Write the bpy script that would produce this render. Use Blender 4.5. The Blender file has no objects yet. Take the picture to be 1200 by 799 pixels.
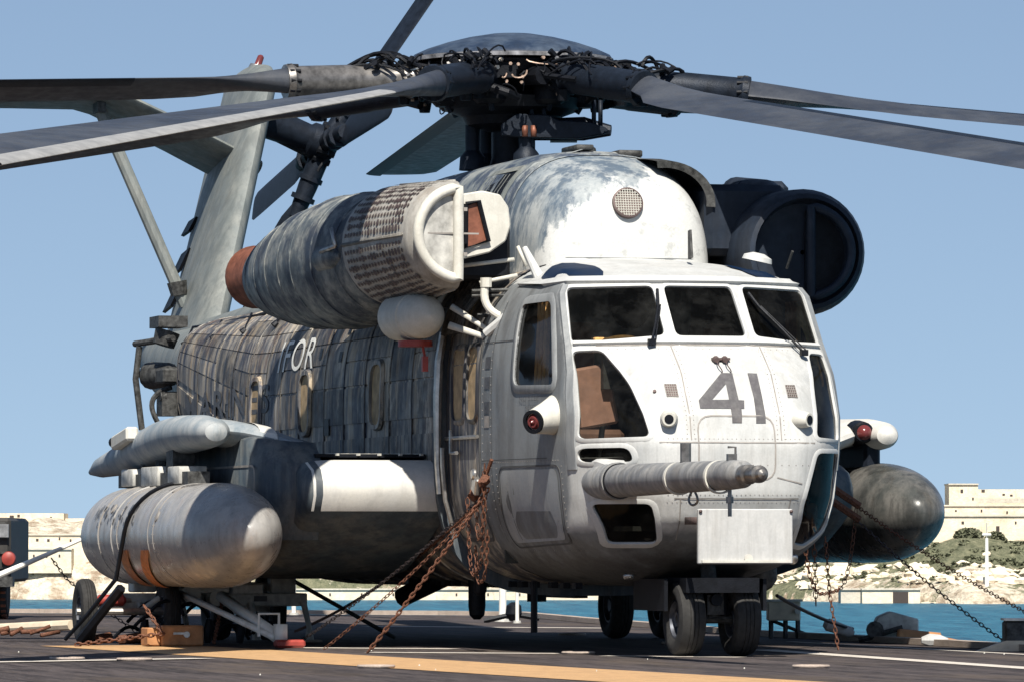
import bpy, bmesh, math, random
import numpy as np
from mathutils import Vector, Matrix
random.seed(7)
sc = bpy.context.scene
R = math.radians
col = sc.collection

# ------------------------------------------------------------------ camera
TH = R(15.0); HUB = Vector((-6.9, 0, 0)); EYE = 0.907; DIST = 52.6
VF = Vector((-math.cos(TH), math.sin(TH), 0)); RT = Vector((math.sin(TH), math.cos(TH), 0))
CAM = HUB - VF * DIST + Vector((0, 0, EYE))
cam = bpy.data.cameras.new('camera'); camo = bpy.data.objects.new('camera', cam); col.objects.link(camo)
cam.sensor_width = 36; cam.lens = 6680 / 1200 * 36; cam.clip_start = 1; cam.clip_end = 20000
camo.location = CAM
PITCH = math.atan((638 - 399.5) / 6680)
d = VF * math.cos(PITCH) + Vector((0, 0, math.sin(PITCH)))
camo.rotation_euler = d.to_track_quat('-Z', 'Y').to_euler()
sc.camera = camo

# ------------------------------------------------------------------ light
SUN = Vector((0.63, -0.16, 0.76)).normalized()
sunl = bpy.data.lights.new('sun', 'SUN'); sunl.energy = 5.0; sunl.angle = R(0.5); sunl.color = (1.0, 0.95, 0.86)
suno = bpy.data.objects.new('sun', sunl); col.objects.link(suno); suno.location = (10, -10, 30)
suno.rotation_euler = SUN.to_track_quat('Z', 'Y').to_euler()
w = bpy.data.worlds.new('World'); sc.world = w; w.use_nodes = True
nt = w.node_tree; bg = nt.nodes['Background']
sky = nt.nodes.new('ShaderNodeTexSky'); sky.sky_type = 'NISHITA'; sky.sun_disc = False
sky.sun_elevation = math.asin(SUN.z); sky.sun_rotation = math.atan2(SUN.x, SUN.y)
sky.altitude = 0; sky.air_density = 1.0; sky.dust_density = 0.3; sky.ozone_density = 2.0
tc_ = nt.nodes.new('ShaderNodeTexCoord'); vm = nt.nodes.new('ShaderNodeVectorMath'); vm.operation = 'ADD'; vm.inputs[1].default_value = (0, 0, .16)
vn = nt.nodes.new('ShaderNodeVectorMath'); vn.operation = 'NORMALIZE'
nt.links.new(tc_.outputs['Generated'], vm.inputs[0]); nt.links.new(vm.outputs[0], vn.inputs[0]); nt.links.new(vn.outputs[0], sky.inputs[0])
mx = nt.nodes.new('ShaderNodeMix'); mx.data_type = 'RGBA'; mx.blend_type = 'MULTIPLY'; mx.inputs[0].default_value = 1.0
mx.inputs[7].default_value = (1.14, 1.06, 1.0, 1)
nt.links.new(sky.outputs[0], mx.inputs[6]); nt.links.new(mx.outputs[2], bg.inputs[0])
bg.inputs[1].default_value = 0.067
sc.view_settings.view_transform = 'Standard'; sc.view_settings.look = 'None'
sc.view_settings.exposure = 0.75; sc.view_settings.gamma = 1.0

# ------------------------------------------------------------------ helpers
ORG = {}
def link(o, parent=None, origin=(0, 0, 0)):
    origin = Vector(origin); ORG[o.name] = origin; col.objects.link(o)
    if parent is not None:
        o.parent = parent; o.location = origin - ORG[parent.name]
    else:
        o.location = origin
    return o
def tag(o, label=None, cat=None, group=None, kind=None):
    if label: o['label'] = label
    if cat: o['category'] = cat
    if group: o['group'] = group
    if kind: o['kind'] = kind
    return o
def empty(name, loc, label, cat, group=None):
    o = bpy.data.objects.new(name, None); link(o, None, loc); o.empty_display_size = .2
    return tag(o, label, cat, group)
class MB:
    def __init__(s): s.v = []; s.f = []
    def add(s, vs, fs):
        n = len(s.v); s.v += [tuple(p) for p in vs]; s.f += [tuple(i + n for i in f) for f in fs]; return s
    def box(s, c, size, rot=None, taper=1.0):
        c = Vector(c); hx, hy, hz = size[0] / 2, size[1] / 2, size[2] / 2; vs = []
        for z in (-hz, hz):
            k = taper if z > 0 else 1
            for x, y in ((-hx, -hy), (hx, -hy), (hx, hy), (-hx, hy)):
                p = Vector((x * k, y * k, z))
                if rot is not None: p = rot @ p
                vs.append(c + p)
        return s.add(vs, [(3, 2, 1, 0), (4, 5, 6, 7), (0, 1, 5, 4), (1, 2, 6, 5), (2, 3, 7, 6), (3, 0, 4, 7)])
    def rings(s, rings, cap=True, closed=True):
        n = len(rings[0]); vs = [p for r in rings for p in r]; fs = []
        for i in range(len(rings) - 1):
            for j in range(n if closed else n - 1):
                a, b = i * n + j, i * n + (j + 1) % n
                fs.append((a, b, b + n, a + n))
        if cap:
            fs.append(tuple(reversed(range(n)))); fs.append(tuple(range((len(rings) - 1) * n, len(rings) * n)))
        return s.add(vs, fs)
    def tube(s, pts, r, n=8, cap=True, squash=None):
        pts = [Vector(p) for p in pts]; rs = r if isinstance(r, (list, tuple)) else [r] * len(pts); rings = []; up = None
        for i, p in enumerate(pts):
            t = (pts[min(i + 1, len(pts) - 1)] - pts[max(i - 1, 0)]).normalized()
            if up is None: up = Vector((0, 0, 1)) if abs(t.z) < .9 else Vector((1, 0, 0))
            a = t.cross(up).normalized(); b = a.cross(t).normalized(); up = b
            rings.append([p + (a * math.cos(k * 2 * math.pi / n) + b * math.sin(k * 2 * math.pi / n)) * rs[i] for k in range(n)])
        return s.rings(rings, cap)
    def lathe(s, o, ax, prof, n=24, cap=True, sy=1.0):
        o = Vector(o); ax = Vector(ax).normalized(); up = Vector((0, 0, 1)) if abs(ax.z) < .9 else Vector((1, 0, 0))
        a = ax.cross(up).normalized(); b = a.cross(ax).normalized()
        return s.rings([[o + ax * t + (a * math.cos(k * 2 * math.pi / n) + b * math.sin(k * 2 * math.pi / n) * sy) * r for k in range(n)] for t, r in prof], cap)
    def build(s, name, mat, parent=None, smooth=True, origin=(0, 0, 0), angle=35, bevel=0):
        me = bpy.data.meshes.new(name); og = Vector(origin)
        me.from_pydata([Vector(p) - og for p in s.v], [], s.f); me.validate()
        o = bpy.data.objects.new(name, me); link(o, parent, origin)
        if mat: me.materials.append(mat)
        bm = bmesh.new(); bm.from_mesh(me)
        if bevel: bmesh.ops.bevel(bm, geom=[e for e in bm.edges], offset=bevel, segments=1, affect='EDGES', clamp_overlap=True)
        bmesh.ops.recalc_face_normals(bm, faces=bm.faces)
        for f in bm.faces: f.smooth = smooth
        if smooth:
            for e in bm.edges:
                if len(e.link_faces) == 2 and e.calc_face_angle(0) > R(angle): e.smooth = False
        bm.to_mesh(me); bm.free()
        return o
def lerp(a, b, t): return a + (b - a) * t
def bez(p0, p1, p2, p3, n=14):
    p0, p1, p2, p3 = map(Vector, (p0, p1, p2, p3))
    return [p0 * (1 - t) ** 3 + p1 * 3 * t * (1 - t) ** 2 + p2 * 3 * t * t * (1 - t) + p3 * t ** 3 for t in [i / (n - 1) for i in range(n)]]
def sag(a, b, s, n=20):
    a, b = Vector(a), Vector(b)
    return [a.lerp(b, i / (n - 1)) - Vector((0, 0, s * 4 * (i / (n - 1)) * (1 - i / (n - 1)))) for i in range(n)]
def cw(px, py, Z):
    """photo measurement -> world point at view depth Z (used for far land only)"""
    return CAM + VF * Z + RT * ((px - 600) / 6680 * Z) + Vector((0, 0, (638 - py) / 6680 * Z))
def cam_xz(X, Z, z): 
    p = CAM + VF * Z + RT * X; return Vector((p.x, p.y, z))

# ------------------------------------------------------------------ materials
MATS = {}
class NT:
    def __init__(s, name):
        s.m = bpy.data.materials.new(name); s.m.use_nodes = True; s.t = s.m.node_tree; s.b = s.t.nodes['Principled BSDF']
        s.co = s.t.nodes.new('ShaderNodeTexCoord')
    def n(s, t, **k):
        nd = s.t.nodes.new(t)
        for a, b in k.items(): setattr(nd, a, b)
        return nd
    def l(s, a, b): s.t.links.new(a, b)
    def noise(s, scale=(1, 1, 1), sc_=5, detail=6, rough=.6, off=0, dist=0):
        mp = s.n('ShaderNodeMapping'); mp.inputs['Scale'].default_value = scale; mp.inputs['Location'].default_value = (off, off * 1.7, off * .6)
        s.l(s.co.outputs['Object'], mp.inputs[0]); nz = s.n('ShaderNodeTexNoise'); nz.inputs['Scale'].default_value = sc_
        nz.inputs['Detail'].default_value = detail; nz.inputs['Roughness'].default_value = rough; nz.inputs['Distortion'].default_value = dist
        s.l(mp.outputs[0], nz.inputs[0]); return nz.outputs[0]
    def ramp(s, src, a, b, lo=0.0, hi=1.0):
        r = s.n('ShaderNodeMapRange'); r.inputs[1].default_value = a; r.inputs[2].default_value = b
        r.inputs[3].default_value = lo; r.inputs[4].default_value = hi; s.l(src, r.inputs[0]); return r.outputs[0]
    def mix(s, fac, a, b):
        m = s.n('ShaderNodeMix'); m.data_type = 'RGBA'
        for i, v in ((0, fac), (6, a), (7, b)):
            if hasattr(v, 'type') and hasattr(v, 'is_linked'): s.l(v, m.inputs[i])
            else: m.inputs[i].default_value = v if i == 0 else (*v, 1) if len(v) == 3 else v
        return m.outputs[2]
    def mul(s, a, b, op='MULTIPLY'):
        m = s.n('ShaderNodeMath', operation=op)
        for i, v in ((0, a), (1, b)):
            if hasattr(v, 'is_linked'): s.l(v, m.inputs[i])
            else: m.inputs[i].default_value = v
        return m.outputs[0]
    def bump(s, h, strength=.3, dist=.01):
        b = s.n('ShaderNodeBump'); b.inputs['Strength'].default_value = strength; b.inputs['Distance'].default_value = dist
        s.l(h, b.inputs['Height']); s.l(b.outputs[0], s.b.inputs['Normal'])
def simple(name, c, rough=.6, metal=0.0, var=.25, scale=8, spec=.4, bump=0):
    if name in MATS: return MATS[name]
    t = NT(name); f = t.ramp(t.noise(sc_=scale), .3, .7)
    t.l(t.mix(f, tuple(x * (1 - var) for x in c), tuple(min(1, x * (1 + var)) for x in c)), t.b.inputs['Base Color'])
    t.b.inputs['Roughness'].default_value = rough; t.b.inputs['Metallic'].default_value = metal; t.b.inputs['Specular IOR Level'].default_value = spec
    if bump: t.bump(t.noise(sc_=scale * 6), bump, .01)
    MATS[name] = t.m; return t.m
def paint(name, base, light, dark, stain=(.16, .10, .05), streak=.5, dirt=.4, stains=.2, blotch=3.0, rough=.55, vary=0.0, sdir=(5, 5, .55), seed=0, bscale=(1, 1, 1), zone=None, front=None):
    """weathered service paint: chalky blotches, dark run-down streaks, brown grime"""
    t = NT(name)
    bl = t.ramp(t.noise(scale=bscale, sc_=blotch, off=seed, detail=8, rough=.65), .42, .62)
    c = t.mix(t.mul(bl, .8), base, light)
    st = t.ramp(t.noise(scale=sdir, sc_=1.3, off=seed + 3.1, detail=7, rough=.7), .46, .58)
    c = t.mix(t.mul(st, streak), c, dark)
    st2 = t.ramp(t.noise(scale=(sdir[0] * 2.5, sdir[1] * 2.5, sdir[2] * 2), sc_=1.6, off=seed + 9, detail=5), .55, .68)
    c = t.mix(t.mul(st2, dirt), c, tuple(x * .45 for x in base))
    br = t.ramp(t.noise(scale=(2, 2, .8), sc_=1.7, off=seed + 5.5, detail=8, rough=.7), .55, .7)
    c = t.mix(t.mul(br, stains), c, stain)
    if front:     # side shade put into the grey, white front face: edge stored on the mesh
        at = t.n('ShaderNodeAttribute', attribute_name='front'); g_ = t.mix(t.mul(t.ramp(t.noise(scale=(3, 3, .6), sc_=1.5, off=6, detail=8), .45, .6), .6), front[0], front[1])
        gz_ = t.n('ShaderNodeSeparateXYZ'); t.l(t.co.outputs['Object'], gz_.inputs[0]); g_ = t.mix(t.mul(t.ramp(t.mul(gz_.outputs[2], t.mul(t.noise(scale=(2, 2, .5), sc_=1.6, off=17, detail=9, rough=.7), .7), 'SUBTRACT'), .62, .42), .85), g_, (.045, .042, .038))  # ragged belly grime, darkened to put the underside shade into the colour
        c = t.mix(t.ramp(t.mul(at.outputs['Fac'], t.mul(t.noise(scale=(1, 1, .7), sc_=5, detail=8, rough=.7, off=3), .03), 'ADD'), .012, .028), g_, c)
    if zone:      # repainted area with a ragged edge: (direction, from, to, colour)
        vd = t.n('ShaderNodeVectorMath', operation='DOT_PRODUCT'); t.l(t.co.outputs['Object'], vd.inputs[0]); vd.inputs[1].default_value = zone[0]
        nz_ = t.noise(scale=(1, 1, .6), sc_=2.2, detail=10, rough=.75, off=seed + 2); sm = t.mul(vd.outputs['Value'], t.mul(nz_, 2.2), 'ADD')
        c = t.mix(t.ramp(sm, zone[1], zone[2]), c, t.mix(t.mul(t.ramp(t.noise(sc_=7, detail=9, off=seed + 7, rough=.7), .56, .64), .5), zone[3], tuple(x * .55 for x in zone[3])))
    fine = t.ramp(t.noise(sc_=60, off=seed, detail=3), .3, .7)
    c = t.mix(t.mul(fine, .18), c, tuple(x * .5 for x in base))
    if vary:
        tn = t.ramp(t.noise(scale=(6, 6, .35), sc_=1.1, off=seed + 12, detail=7, rough=.7), .53, .62); c = t.mix(t.mul(tn, .65), c, (.40, .31, .20))
        tn = t.ramp(t.noise(scale=(1.2, 1.2, .6), sc_=1.6, off=seed + 15, detail=9, rough=.75), .52, .60); c = t.mix(t.mul(tn, .8), c, (.03, .032, .04))
        oi = t.n('ShaderNodeObjectInfo'); hv = t.n('ShaderNodeHueSaturation'); t.l(c, hv.inputs['Color'])
        t.l(t.ramp(oi.outputs['Random'], 0, 1, 1 - vary, 1 + vary * .7), hv.inputs['Value']); c = hv.outputs[0]
    t.l(c, t.b.inputs['Base Color']); t.b.inputs['Specular IOR Level'].default_value = .3
    t.l(t.ramp(t.noise(sc_=9, off=seed), .3, .7, rough - .1, rough + .15), t.b.inputs['Roughness'])
    t.bump(t.noise(sc_=30, off=seed, detail=4), .12, .008)
    return t.m
M_NOSE = paint('nose_paint', (.42, .425, .415), (.52, .515, .495), (.29, .285, .265), front=((.165, .175, .18), (.08, .08, .08)), streak=.32, dirt=.20, stains=.14, blotch=2, seed=1)
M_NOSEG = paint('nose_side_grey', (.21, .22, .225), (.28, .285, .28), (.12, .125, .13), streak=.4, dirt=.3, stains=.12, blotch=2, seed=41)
M_NOSEW = paint('nose_trim_white', (.46, .465, .455), (.54, .535, .51), (.33, .325, .305), streak=.22, dirt=.10, stains=.06, blotch=2, seed=1)
M_CABIN = paint('cabin_paint', (.125, .12, .115), (.50, .44, .35), (.010, .018, .042), stain=(.21, .115, .055), streak=.9, dirt=.8, stains=.75, blotch=1.4, bscale=(3.4, 3.4, .8), vary=.45, seed=2, sdir=(3.2, 3.2, .32))
M_TOP = paint('pylon_paint', (.115, .135, .15), (.33, .34, .32), (.015, .03, .065), streak=.8, dirt=.35, stains=.08, blotch=1.6, seed=3, sdir=(4, 4, .5))
M_TOPW = paint('worn_white_paint', (.19, .22, .24), (.38, .39, .38), (.04, .07, .11), streak=.8, dirt=.35, stains=.08, blotch=2.0, seed=13, sdir=(4, 4, .5), zone=((.35, 1.0, -1.3), -5.30, -5.15, (.52, .52, .50)))
M_BARREL = paint('barrel_paint', (.30, .285, .26), (.40, .385, .35), (.14, .12, .10), streak=.35, dirt=.4, stains=.4, blotch=6, seed=44)
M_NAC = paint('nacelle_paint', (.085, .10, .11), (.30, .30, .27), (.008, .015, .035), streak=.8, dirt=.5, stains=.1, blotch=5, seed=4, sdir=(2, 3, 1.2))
M_TAIL = paint('tail_paint', (.15, .165, .16), (.22, .225, .205), (.07, .08, .08), streak=.4, dirt=.2, stains=.05, blotch=2, seed=5)
M_SPON = paint('sponson_paint', (.52, .51, .48), (.60, .58, .53), (.28, .27, .25), streak=.2, dirt=.12, stains=.08, blotch=3, seed=6)
M_SPOND = paint('sponson_shaded_paint', (.065, .085, .10), (.14, .145, .14), (.012, .022, .04), streak=.5, dirt=.4, stains=.15, blotch=3, seed=7)  # dark tone carries the shade of the sponson undersides
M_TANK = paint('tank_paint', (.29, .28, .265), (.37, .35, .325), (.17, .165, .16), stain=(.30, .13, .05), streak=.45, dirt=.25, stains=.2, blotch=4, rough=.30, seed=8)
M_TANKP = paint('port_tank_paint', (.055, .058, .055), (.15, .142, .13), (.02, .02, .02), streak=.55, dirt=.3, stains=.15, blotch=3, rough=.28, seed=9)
M_WING = paint('wing_paint', (.23, .265, .29), (.38, .385, .375), (.06, .11, .15), streak=.3, dirt=.2, stains=.06, blotch=2.5, seed=10)
M_PROBE = paint('probe_paint', (.19, .195, .20), (.32, .31, .29), (.08, .08, .08), streak=.45, dirt=.5, stains=.12, blotch=6, seed=11)
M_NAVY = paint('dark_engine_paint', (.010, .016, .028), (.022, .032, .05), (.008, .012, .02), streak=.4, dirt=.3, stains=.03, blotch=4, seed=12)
M_CREAM = paint('cream_metal', (.50, .485, .43), (.60, .58, .52), (.30, .28, .23), streak=.15, dirt=.12, stains=.1, blotch=6, seed=14)
M_BLADE = paint('blade_paint', (.030, .035, .047), (.065, .07, .08), (.012, .016, .024), streak=.2, dirt=.2, stains=.04, blotch=1.2, rough=.45, sdir=(1, 1, 1), seed=15)
M_BLADEL = simple('bright_leading_edge', (.48, .46, .42), .35, .5, .2)
M_BLACK = simple('black_metal', (.007, .008, .011), .5, .2, .4, 14, spec=.2, bump=.3)
M_DARK = simple('dark_blue_metal', (.010, .014, .022), .5, .2, .4, 10, spec=.22, bump=.3)
M_STEEL = simple('worn_steel', (.42, .40, .37), .35, .85, .35, 12)
M_CUFF = simple('cuff_metal', (.17, .16, .15), .35, .6, .5, 12)
M_RUSTP = simple('rusty_exhaust_metal', (.20, .075, .045), .55, .35, .45, 10)
M_RUST = simple('rusty_chain', (.13, .055, .032), .75, .3, .6, 60)
M_CHAINB = simple('dark_chain', (.05, .04, .04), .6, .5, .5, 60)
M_RUBBER = simple('tyre_rubber', (.028, .027, .026), .8, 0, .3, 20, spec=.25, bump=.4)
M_RIM = simple('wheel_rim_metal', (.07, .075, .09), .5, .4, .4, 12)
M_GRIME = simple('mechanism_dark', (.05, .05, .048), .6, .3, .8, 18, bump=.4)
M_TAN = simple('tan_window_cover', (.34, .24, .13), .7, 0, .4, 9)
M_OBLACK = paint('number_paint', (.075, .07, .075), (.13, .125, .125), (.05, .05, .05), streak=.3, dirt=.3, stains=.15, blotch=12, seed=51)
M_LETTER = simple('letter_paint_light', (.66, .65, .60), .6, 0, .25, 20)
M_LETTERD = simple('letter_paint_dark', (.07, .07, .075), .6, 0, .5, 9)
M_SEAT = simple('seat_cushion', (.36, .20, .14), .8, 0, .3, 6)
M_CURTAIN = simple('ochre_curtain', (.55, .30, .10), .8, 0, .4, 14)
M_INT = simple('cockpit_interior', (.035, .035, .03), .7, 0, .5, 5)
M_WHITE = paint('white_panel_paint', (.42, .42, .41), (.48, .475, .46), (.27, .26, .24), streak=.35, dirt=.25, stains=.12, blotch=6, seed=52)
M_REDG = simple('red_lamp_glass', (.13, .03, .03), .2, 0, .2)
M_RED = simple('red_paint', (.26, .04, .03), .45, 0, .25)
M_ORANGE = simple('orange_box_paint', (.36, .17, .07), .6, 0, .3, 10)
M_ORR = simple('orange_strap', (.42, .15, .04), .6, 0, .5, 18)
M_WPOLE = simple('white_pole_paint', (.72, .70, .64), .45, 0, .15, 6)
M_CARTG = simple('cart_grey_paint', (.38, .37, .34), .55, .1, .4, 10)
M_GRILLE = simple('grille_brown', (.10, .07, .065), .6, .3, .3)
M_OLIVE = simple('tractor_dark_paint', (.03, .028, .025), .6, 0, .4, 8)
M_TANBOX = simple('tan_box_paint', (.55, .46, .34), .6, 0, .2, 8)
def glass(name, tint, rough=.06, refl=1.0):
    t = NT(name); tr = t.n('ShaderNodeBsdfTransparent'); gl = t.n('ShaderNodeBsdfGlossy'); fr = t.n('ShaderNodeFresnel'); ms = t.n('ShaderNodeMixShader')
    tr.inputs[0].default_value = (*tint, 1); gl.inputs['Roughness'].default_value = rough; gl.inputs[0].default_value = (refl, refl, refl, 1); fr.inputs[0].default_value = 1.18
    df = t.n('ShaderNodeBsdfDiffuse'); df.inputs[0].default_value = (.16, .16, .15, 1); m2 = t.n('ShaderNodeMixShader')
    t.l(t.ramp(t.noise(sc_=4, detail=8, rough=.7), .45, .8, .01, .09), m2.inputs[0])
    t.l(tr.outputs[0], m2.inputs[1]); t.l(df.outputs[0], m2.inputs[2])
    t.l(fr.outputs[0], ms.inputs[0]); t.l(m2.outputs[0], ms.inputs[1]); t.l(gl.outputs[0], ms.inputs[2])
    t.l(ms.outputs[0], t.t.nodes['Material Output'].inputs[0]); return t.m
M_GLASS = glass('windscreen_glass', (.30, .31, .30), refl=.5)
M_GLASSC = glass('side_window_glass', (.62, .62, .60))
M_GLASSB = simple('blue_roof_glass', (.004, .013, .035), .5, 0, .2, spec=.05)

# ------------------------------------------------------------------ setting: deck
def sheet(name, pts, z, mat, kind='structure', parent=None, thick=None):
    mb = MB()
    if thick:
        n = len(pts); mb.add([(p[0], p[1], z) for p in pts] + [(p[0], p[1], z - thick) for p in pts],
            [tuple(range(n)), tuple(reversed(range(n, 2 * n)))] + [(i, (i + 1) % n, (i + 1) % n + n, i + n) for i in range(n)])
    else: mb.add([(p[0], p[1], z) for p in pts], [tuple(range(len(pts)))])
    o = mb.build(name, mat, parent, smooth=False)
    if kind: tag(o, kind=kind)
    return o
t = NT('deck_nonskid')
f1 = t.ramp(t.noise(scale=(.12, 1.4, 1), sc_=1.6, detail=10, rough=.75), .38, .64)
c = t.mix(f1, (.028, .023, .023), (.080, .064, .062))
f2 = t.ramp(t.noise(scale=(.10, 1, 1), sc_=26, detail=6, rough=.8), .45, .66); c = t.mix(t.mul(f2, .6), c, (.12, .10, .095)); f4 = t.ramp(t.noise(scale=(.10, 1.1, 1), sc_=7, detail=8, rough=.75, off=7), .47, .60); c = t.mix(t.mul(f4, .75), c, (.012, .010, .011))
f3 = t.ramp(t.noise(scale=(.3, 1, 1), sc_=1.1, detail=9, off=4, rough=.7), .52, .62); c = t.mix(t.mul(f3, .45), c, (.10, .075, .055))
t.l(c, t.b.inputs['Base Color']); t.b.inputs['Roughness'].default_value = .85; t.b.inputs['Specular IOR Level'].default_value = .25
t.bump(t.noise(sc_=120, detail=5), .7, .01); M_DECK = t.m
def linemat(name, c):
    t = NT(name); f = t.ramp(t.noise(scale=(.8, 2.5, 1), sc_=2.5, detail=9, rough=.75), .42, .66)
    f2 = t.ramp(t.noise(sc_=70, detail=4), .42, .62); f = t.mul(t.mul(f, .6), t.mul(f2, .45), 'MAXIMUM')
    t.l(t.mix(f, c, tuple(x * .35 for x in c)), t.b.inputs['Base Color']); t.b.inputs['Roughness'].default_value = .8
    t.bump(t.noise(sc_=120, detail=5), .5, .008); return t.m
M_YEL = linemat('deck_yellow_paint', (.50, .30, .14)); M_LINE = linemat('deck_white_paint', (.60, .54, .47)); M_EDGE = linemat('deck_edge_paint', (.42, .34, .28))
pp = lambda X, Z: cam_xz(X, Z, 0)
deck_pts = [pp(16, 6), pp(13.0, 6.9), pp(4.04, 50.9), pp(2.5, 57.0), pp(.99, 66.5), pp(0.2, 72.6), pp(-.87, 73.6), pp(-6.2, 75.7), pp(-25, 84), pp(-25, 6)]
deck = sheet('ship_deck', deck_pts, 0, M_DECK, thick=1.2)
t = NT('ship_hull_grey'); t.l(t.mix(t.ramp(t.noise(scale=(3, 3, .4), sc_=.5), .4, .7), (.20, .21, .22), (.13, .12, .12)), t.b.inputs['Base Color']); M_HULL = t.m
hp = [p.lerp(Vector((6, -6, 0)), .03) for p in deck_pts]
sheet('ship_hull', hp, -1.203, M_HULL, thick=13)
# raised painted edge (waterway bar) along the deck edge
mb = MB(); e = deck_pts[1:9]
for a, b in zip(e[:-1], e[1:]):
    dv = (b - a).normalized(); nrm = Vector((-dv.y, dv.x, 0)); 
    if nrm.dot(Vector((0, -10, 0)) - a) < 0: nrm = -nrm
    mb.add([a + nrm * .02 + Vector((0, 0, .004)), b + nrm * .02 + Vector((0, 0, .004)), b + nrm * .16 + Vector((0, 0, .004)), a + nrm * .16 + Vector((0, 0, .004)),
            a + nrm * .02 + Vector((0, 0, .06)), b + nrm * .02 + Vector((0, 0, .06)), b + nrm * .16 + Vector((0, 0, .06)), a + nrm * .16 + Vector((0, 0, .06))],
           [(4, 5, 6, 7), (0, 1, 5, 4), (2, 3, 7, 6), (0, 3, 7, 4), (1, 2, 6, 5)])
tag(mb.build('deck_edge_coaming', M_EDGE, None, False), kind='structure')
def stripe(name, a, b, wd, mat, z=.004):
    a, b = Vector(a), Vector(b); dv = (b - a).normalized(); n = Vector((-dv.y, dv.x, 0)) * wd / 2; N = 24
    sheet(name, [a - n, b - n, b + n, a + n], z, mat)
stripe('yellow_deck_stripe', pp(-3.6, 51.4), pp(2.6, 34.2), 1.35, M_YEL)
stripe('white_deck_line', pp(2.15, 49.3), pp(6.0, 32), .24, M_LINE)
stripe('white_deck_line', pp(-9, 39.2), pp(-2.45, 45.4), .30, M_LINE, .008)
stripe('white_deck_line', pp(-2.0, 50.3), pp(-.5, 49.7), .32, M_LINE, .004)
stripe('white_deck_line', pp(-1.2, 48.1), pp(.4, 47.6), .30, M_LINE, .004)
stripe('white_deck_line', pp(.75, 46.6), pp(1.85, 46.0), .22, M_LINE, .004)
stripe('white_deck_line', pp(2.6, 53.4), pp(4.6, 45.8), .10, M_LINE, .004)
stripe('white_deck_line', pp(-1.6, 63.5), pp(1.2, 62.0), .35, M_LINE, .004)
mb = MB(); rr = random.Random(3)
for X, Z in ((-2.95, 44.6), (-3.5, 44.9), (.55, 47.3), (4.0, 41.5), (4.25, 41.0), (-5, 41), (-1, 42), (2.2, 42), (-4.2, 38.5), (1.5, 52), (-1.9, 53), (-5.2, 52), (-2.6, 58), (0.6, 57)):
    p = pp(X, Z)
    ring = [[p + Vector((math.cos(a) * (.13 + q * math.cos(b_)), math.sin(a) * (.13 + q * math.cos(b_)), .012 + q * math.sin(b_) + .004)) for b_ in [k * math.pi / 3 for k in range(6)]] for a in [k * 2 * math.pi / 14 for k in range(15)] for q in [.012]]
    mb.rings(ring, cap=False); mb.tube([p + Vector((-.12, 0, .014)), p + Vector((.12, 0, .014))], .01, 6); mb.tube([p + Vector((0, -.12, .014)), p + Vector((0, .12, .014))], .01, 6)
tag(mb.build('deck_padeyes', M_EDGE), kind='structure')

# ------------------------------------------------------------------ setting: sea
SEA = -12.0
t = NT('harbour_water'); b = t.b
wv = t.noise(scale=(1, 1, 1), sc_=.35, detail=10, rough=.62)
fx = t.ramp(t.noise(scale=(.05, 1.0, 1), sc_=1.6, detail=8, rough=.75, off=8), .44, .58)
t.l(t.mix(fx, (.003, .040, .08), (.050, .21, .29)), b.inputs['Base Color']); b.inputs['Roughness'].default_value = .35; b.inputs['Specular IOR Level'].default_value = .18
t.bump(wv, 1.0, 1.6)
mb = MB(); N = 40; Zs = [20 * (1500 / 20) ** (i / N) for i in range(N + 1)]; Xs = [-1500 + 3000 * i / 20 for i in range(21)]
vs = [cam_xz(x * (.1 + .9 * z / 1500) if z < 1500 else x, z, SEA) for z in Zs for x in Xs]
vs = [cam_xz(x, z, SEA) for z in ([-3000] + Zs[1:] + [9000]) for x in [-6000 + 600 * i for i in range(21)]]
n = 21; rows = len(vs) // n
mb.add(vs, [(i * n + j, i * n + j + 1, (i + 1) * n + j + 1, (i + 1) * n + j) for i in range(rows - 1) for j in range(n - 1)])
tag(mb.build('sea', t.m, None), kind='structure')

# ------------------------------------------------------------------ setting: far shore
from mathutils import noise as MN
def fbm(x, y, o=5): 
    s = 0; a = 1; 
    for k in range(o): s += a * MN.noise(Vector((x, y, k * 7.3))); x *= 2.1; y *= 2.1; a *= .5
    return s
def shore_h(X, Z):
    """land height above the sea at camera-aligned X, depth Z"""
    px = X / Z * 6680 + 600
    s = 1330 - 10 * max(0, min(1, (px - 880) / 250)) * 8 + 6 * fbm(X * .03, 1.3) + (25 if px < 880 else 0)
    dz = Z - s
    if dz < 0: return -2.0
    r = max(0, min(1, (px - 760) / 200)); r = r * r * (3 - 2 * r)
    left = min(1, dz / 14) ** .55 * 12 + min(1, max(0, dz - 18) / 60) * (7 + 1.5 * fbm(X * .02, 9))      # cliff and terrace
    left += 1.3 * fbm(X * .15, Z * .12) 
    right = 1.5 + min(1, dz / 12) * 2.5 + min(1, max(0, dz - 8) / 95) * 11.5 + 2.2 * fbm(X * .07, Z * .07) * min(1, dz / 30)
    h = lerp(left, right, r)
    if px > 1060 and dz > 75: h = min(h, 14.5)
    if dz > 150: h = lerp(h, 15, min(1, (dz - 150) / 200))
    return h
t = NT('limestone_and_scrub')
rk = t.noise(scale=(1, 1, 1.8), sc_=.16, detail=12, rough=.75)
c = t.mix(t.ramp(rk, .40, .56), (.34, .25, .17), (.80, .72, .57)); c = t.mix(t.mul(t.ramp(t.noise(sc_=.9, detail=8, rough=.8, off=12), .55, .68), .6), c, (.28, .21, .15))
pt = t.ramp(t.noise(sc_=.3, detail=8, off=2), .60, .70); c = t.mix(t.mul(pt, .5), c, (.26, .18, .11))
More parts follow.
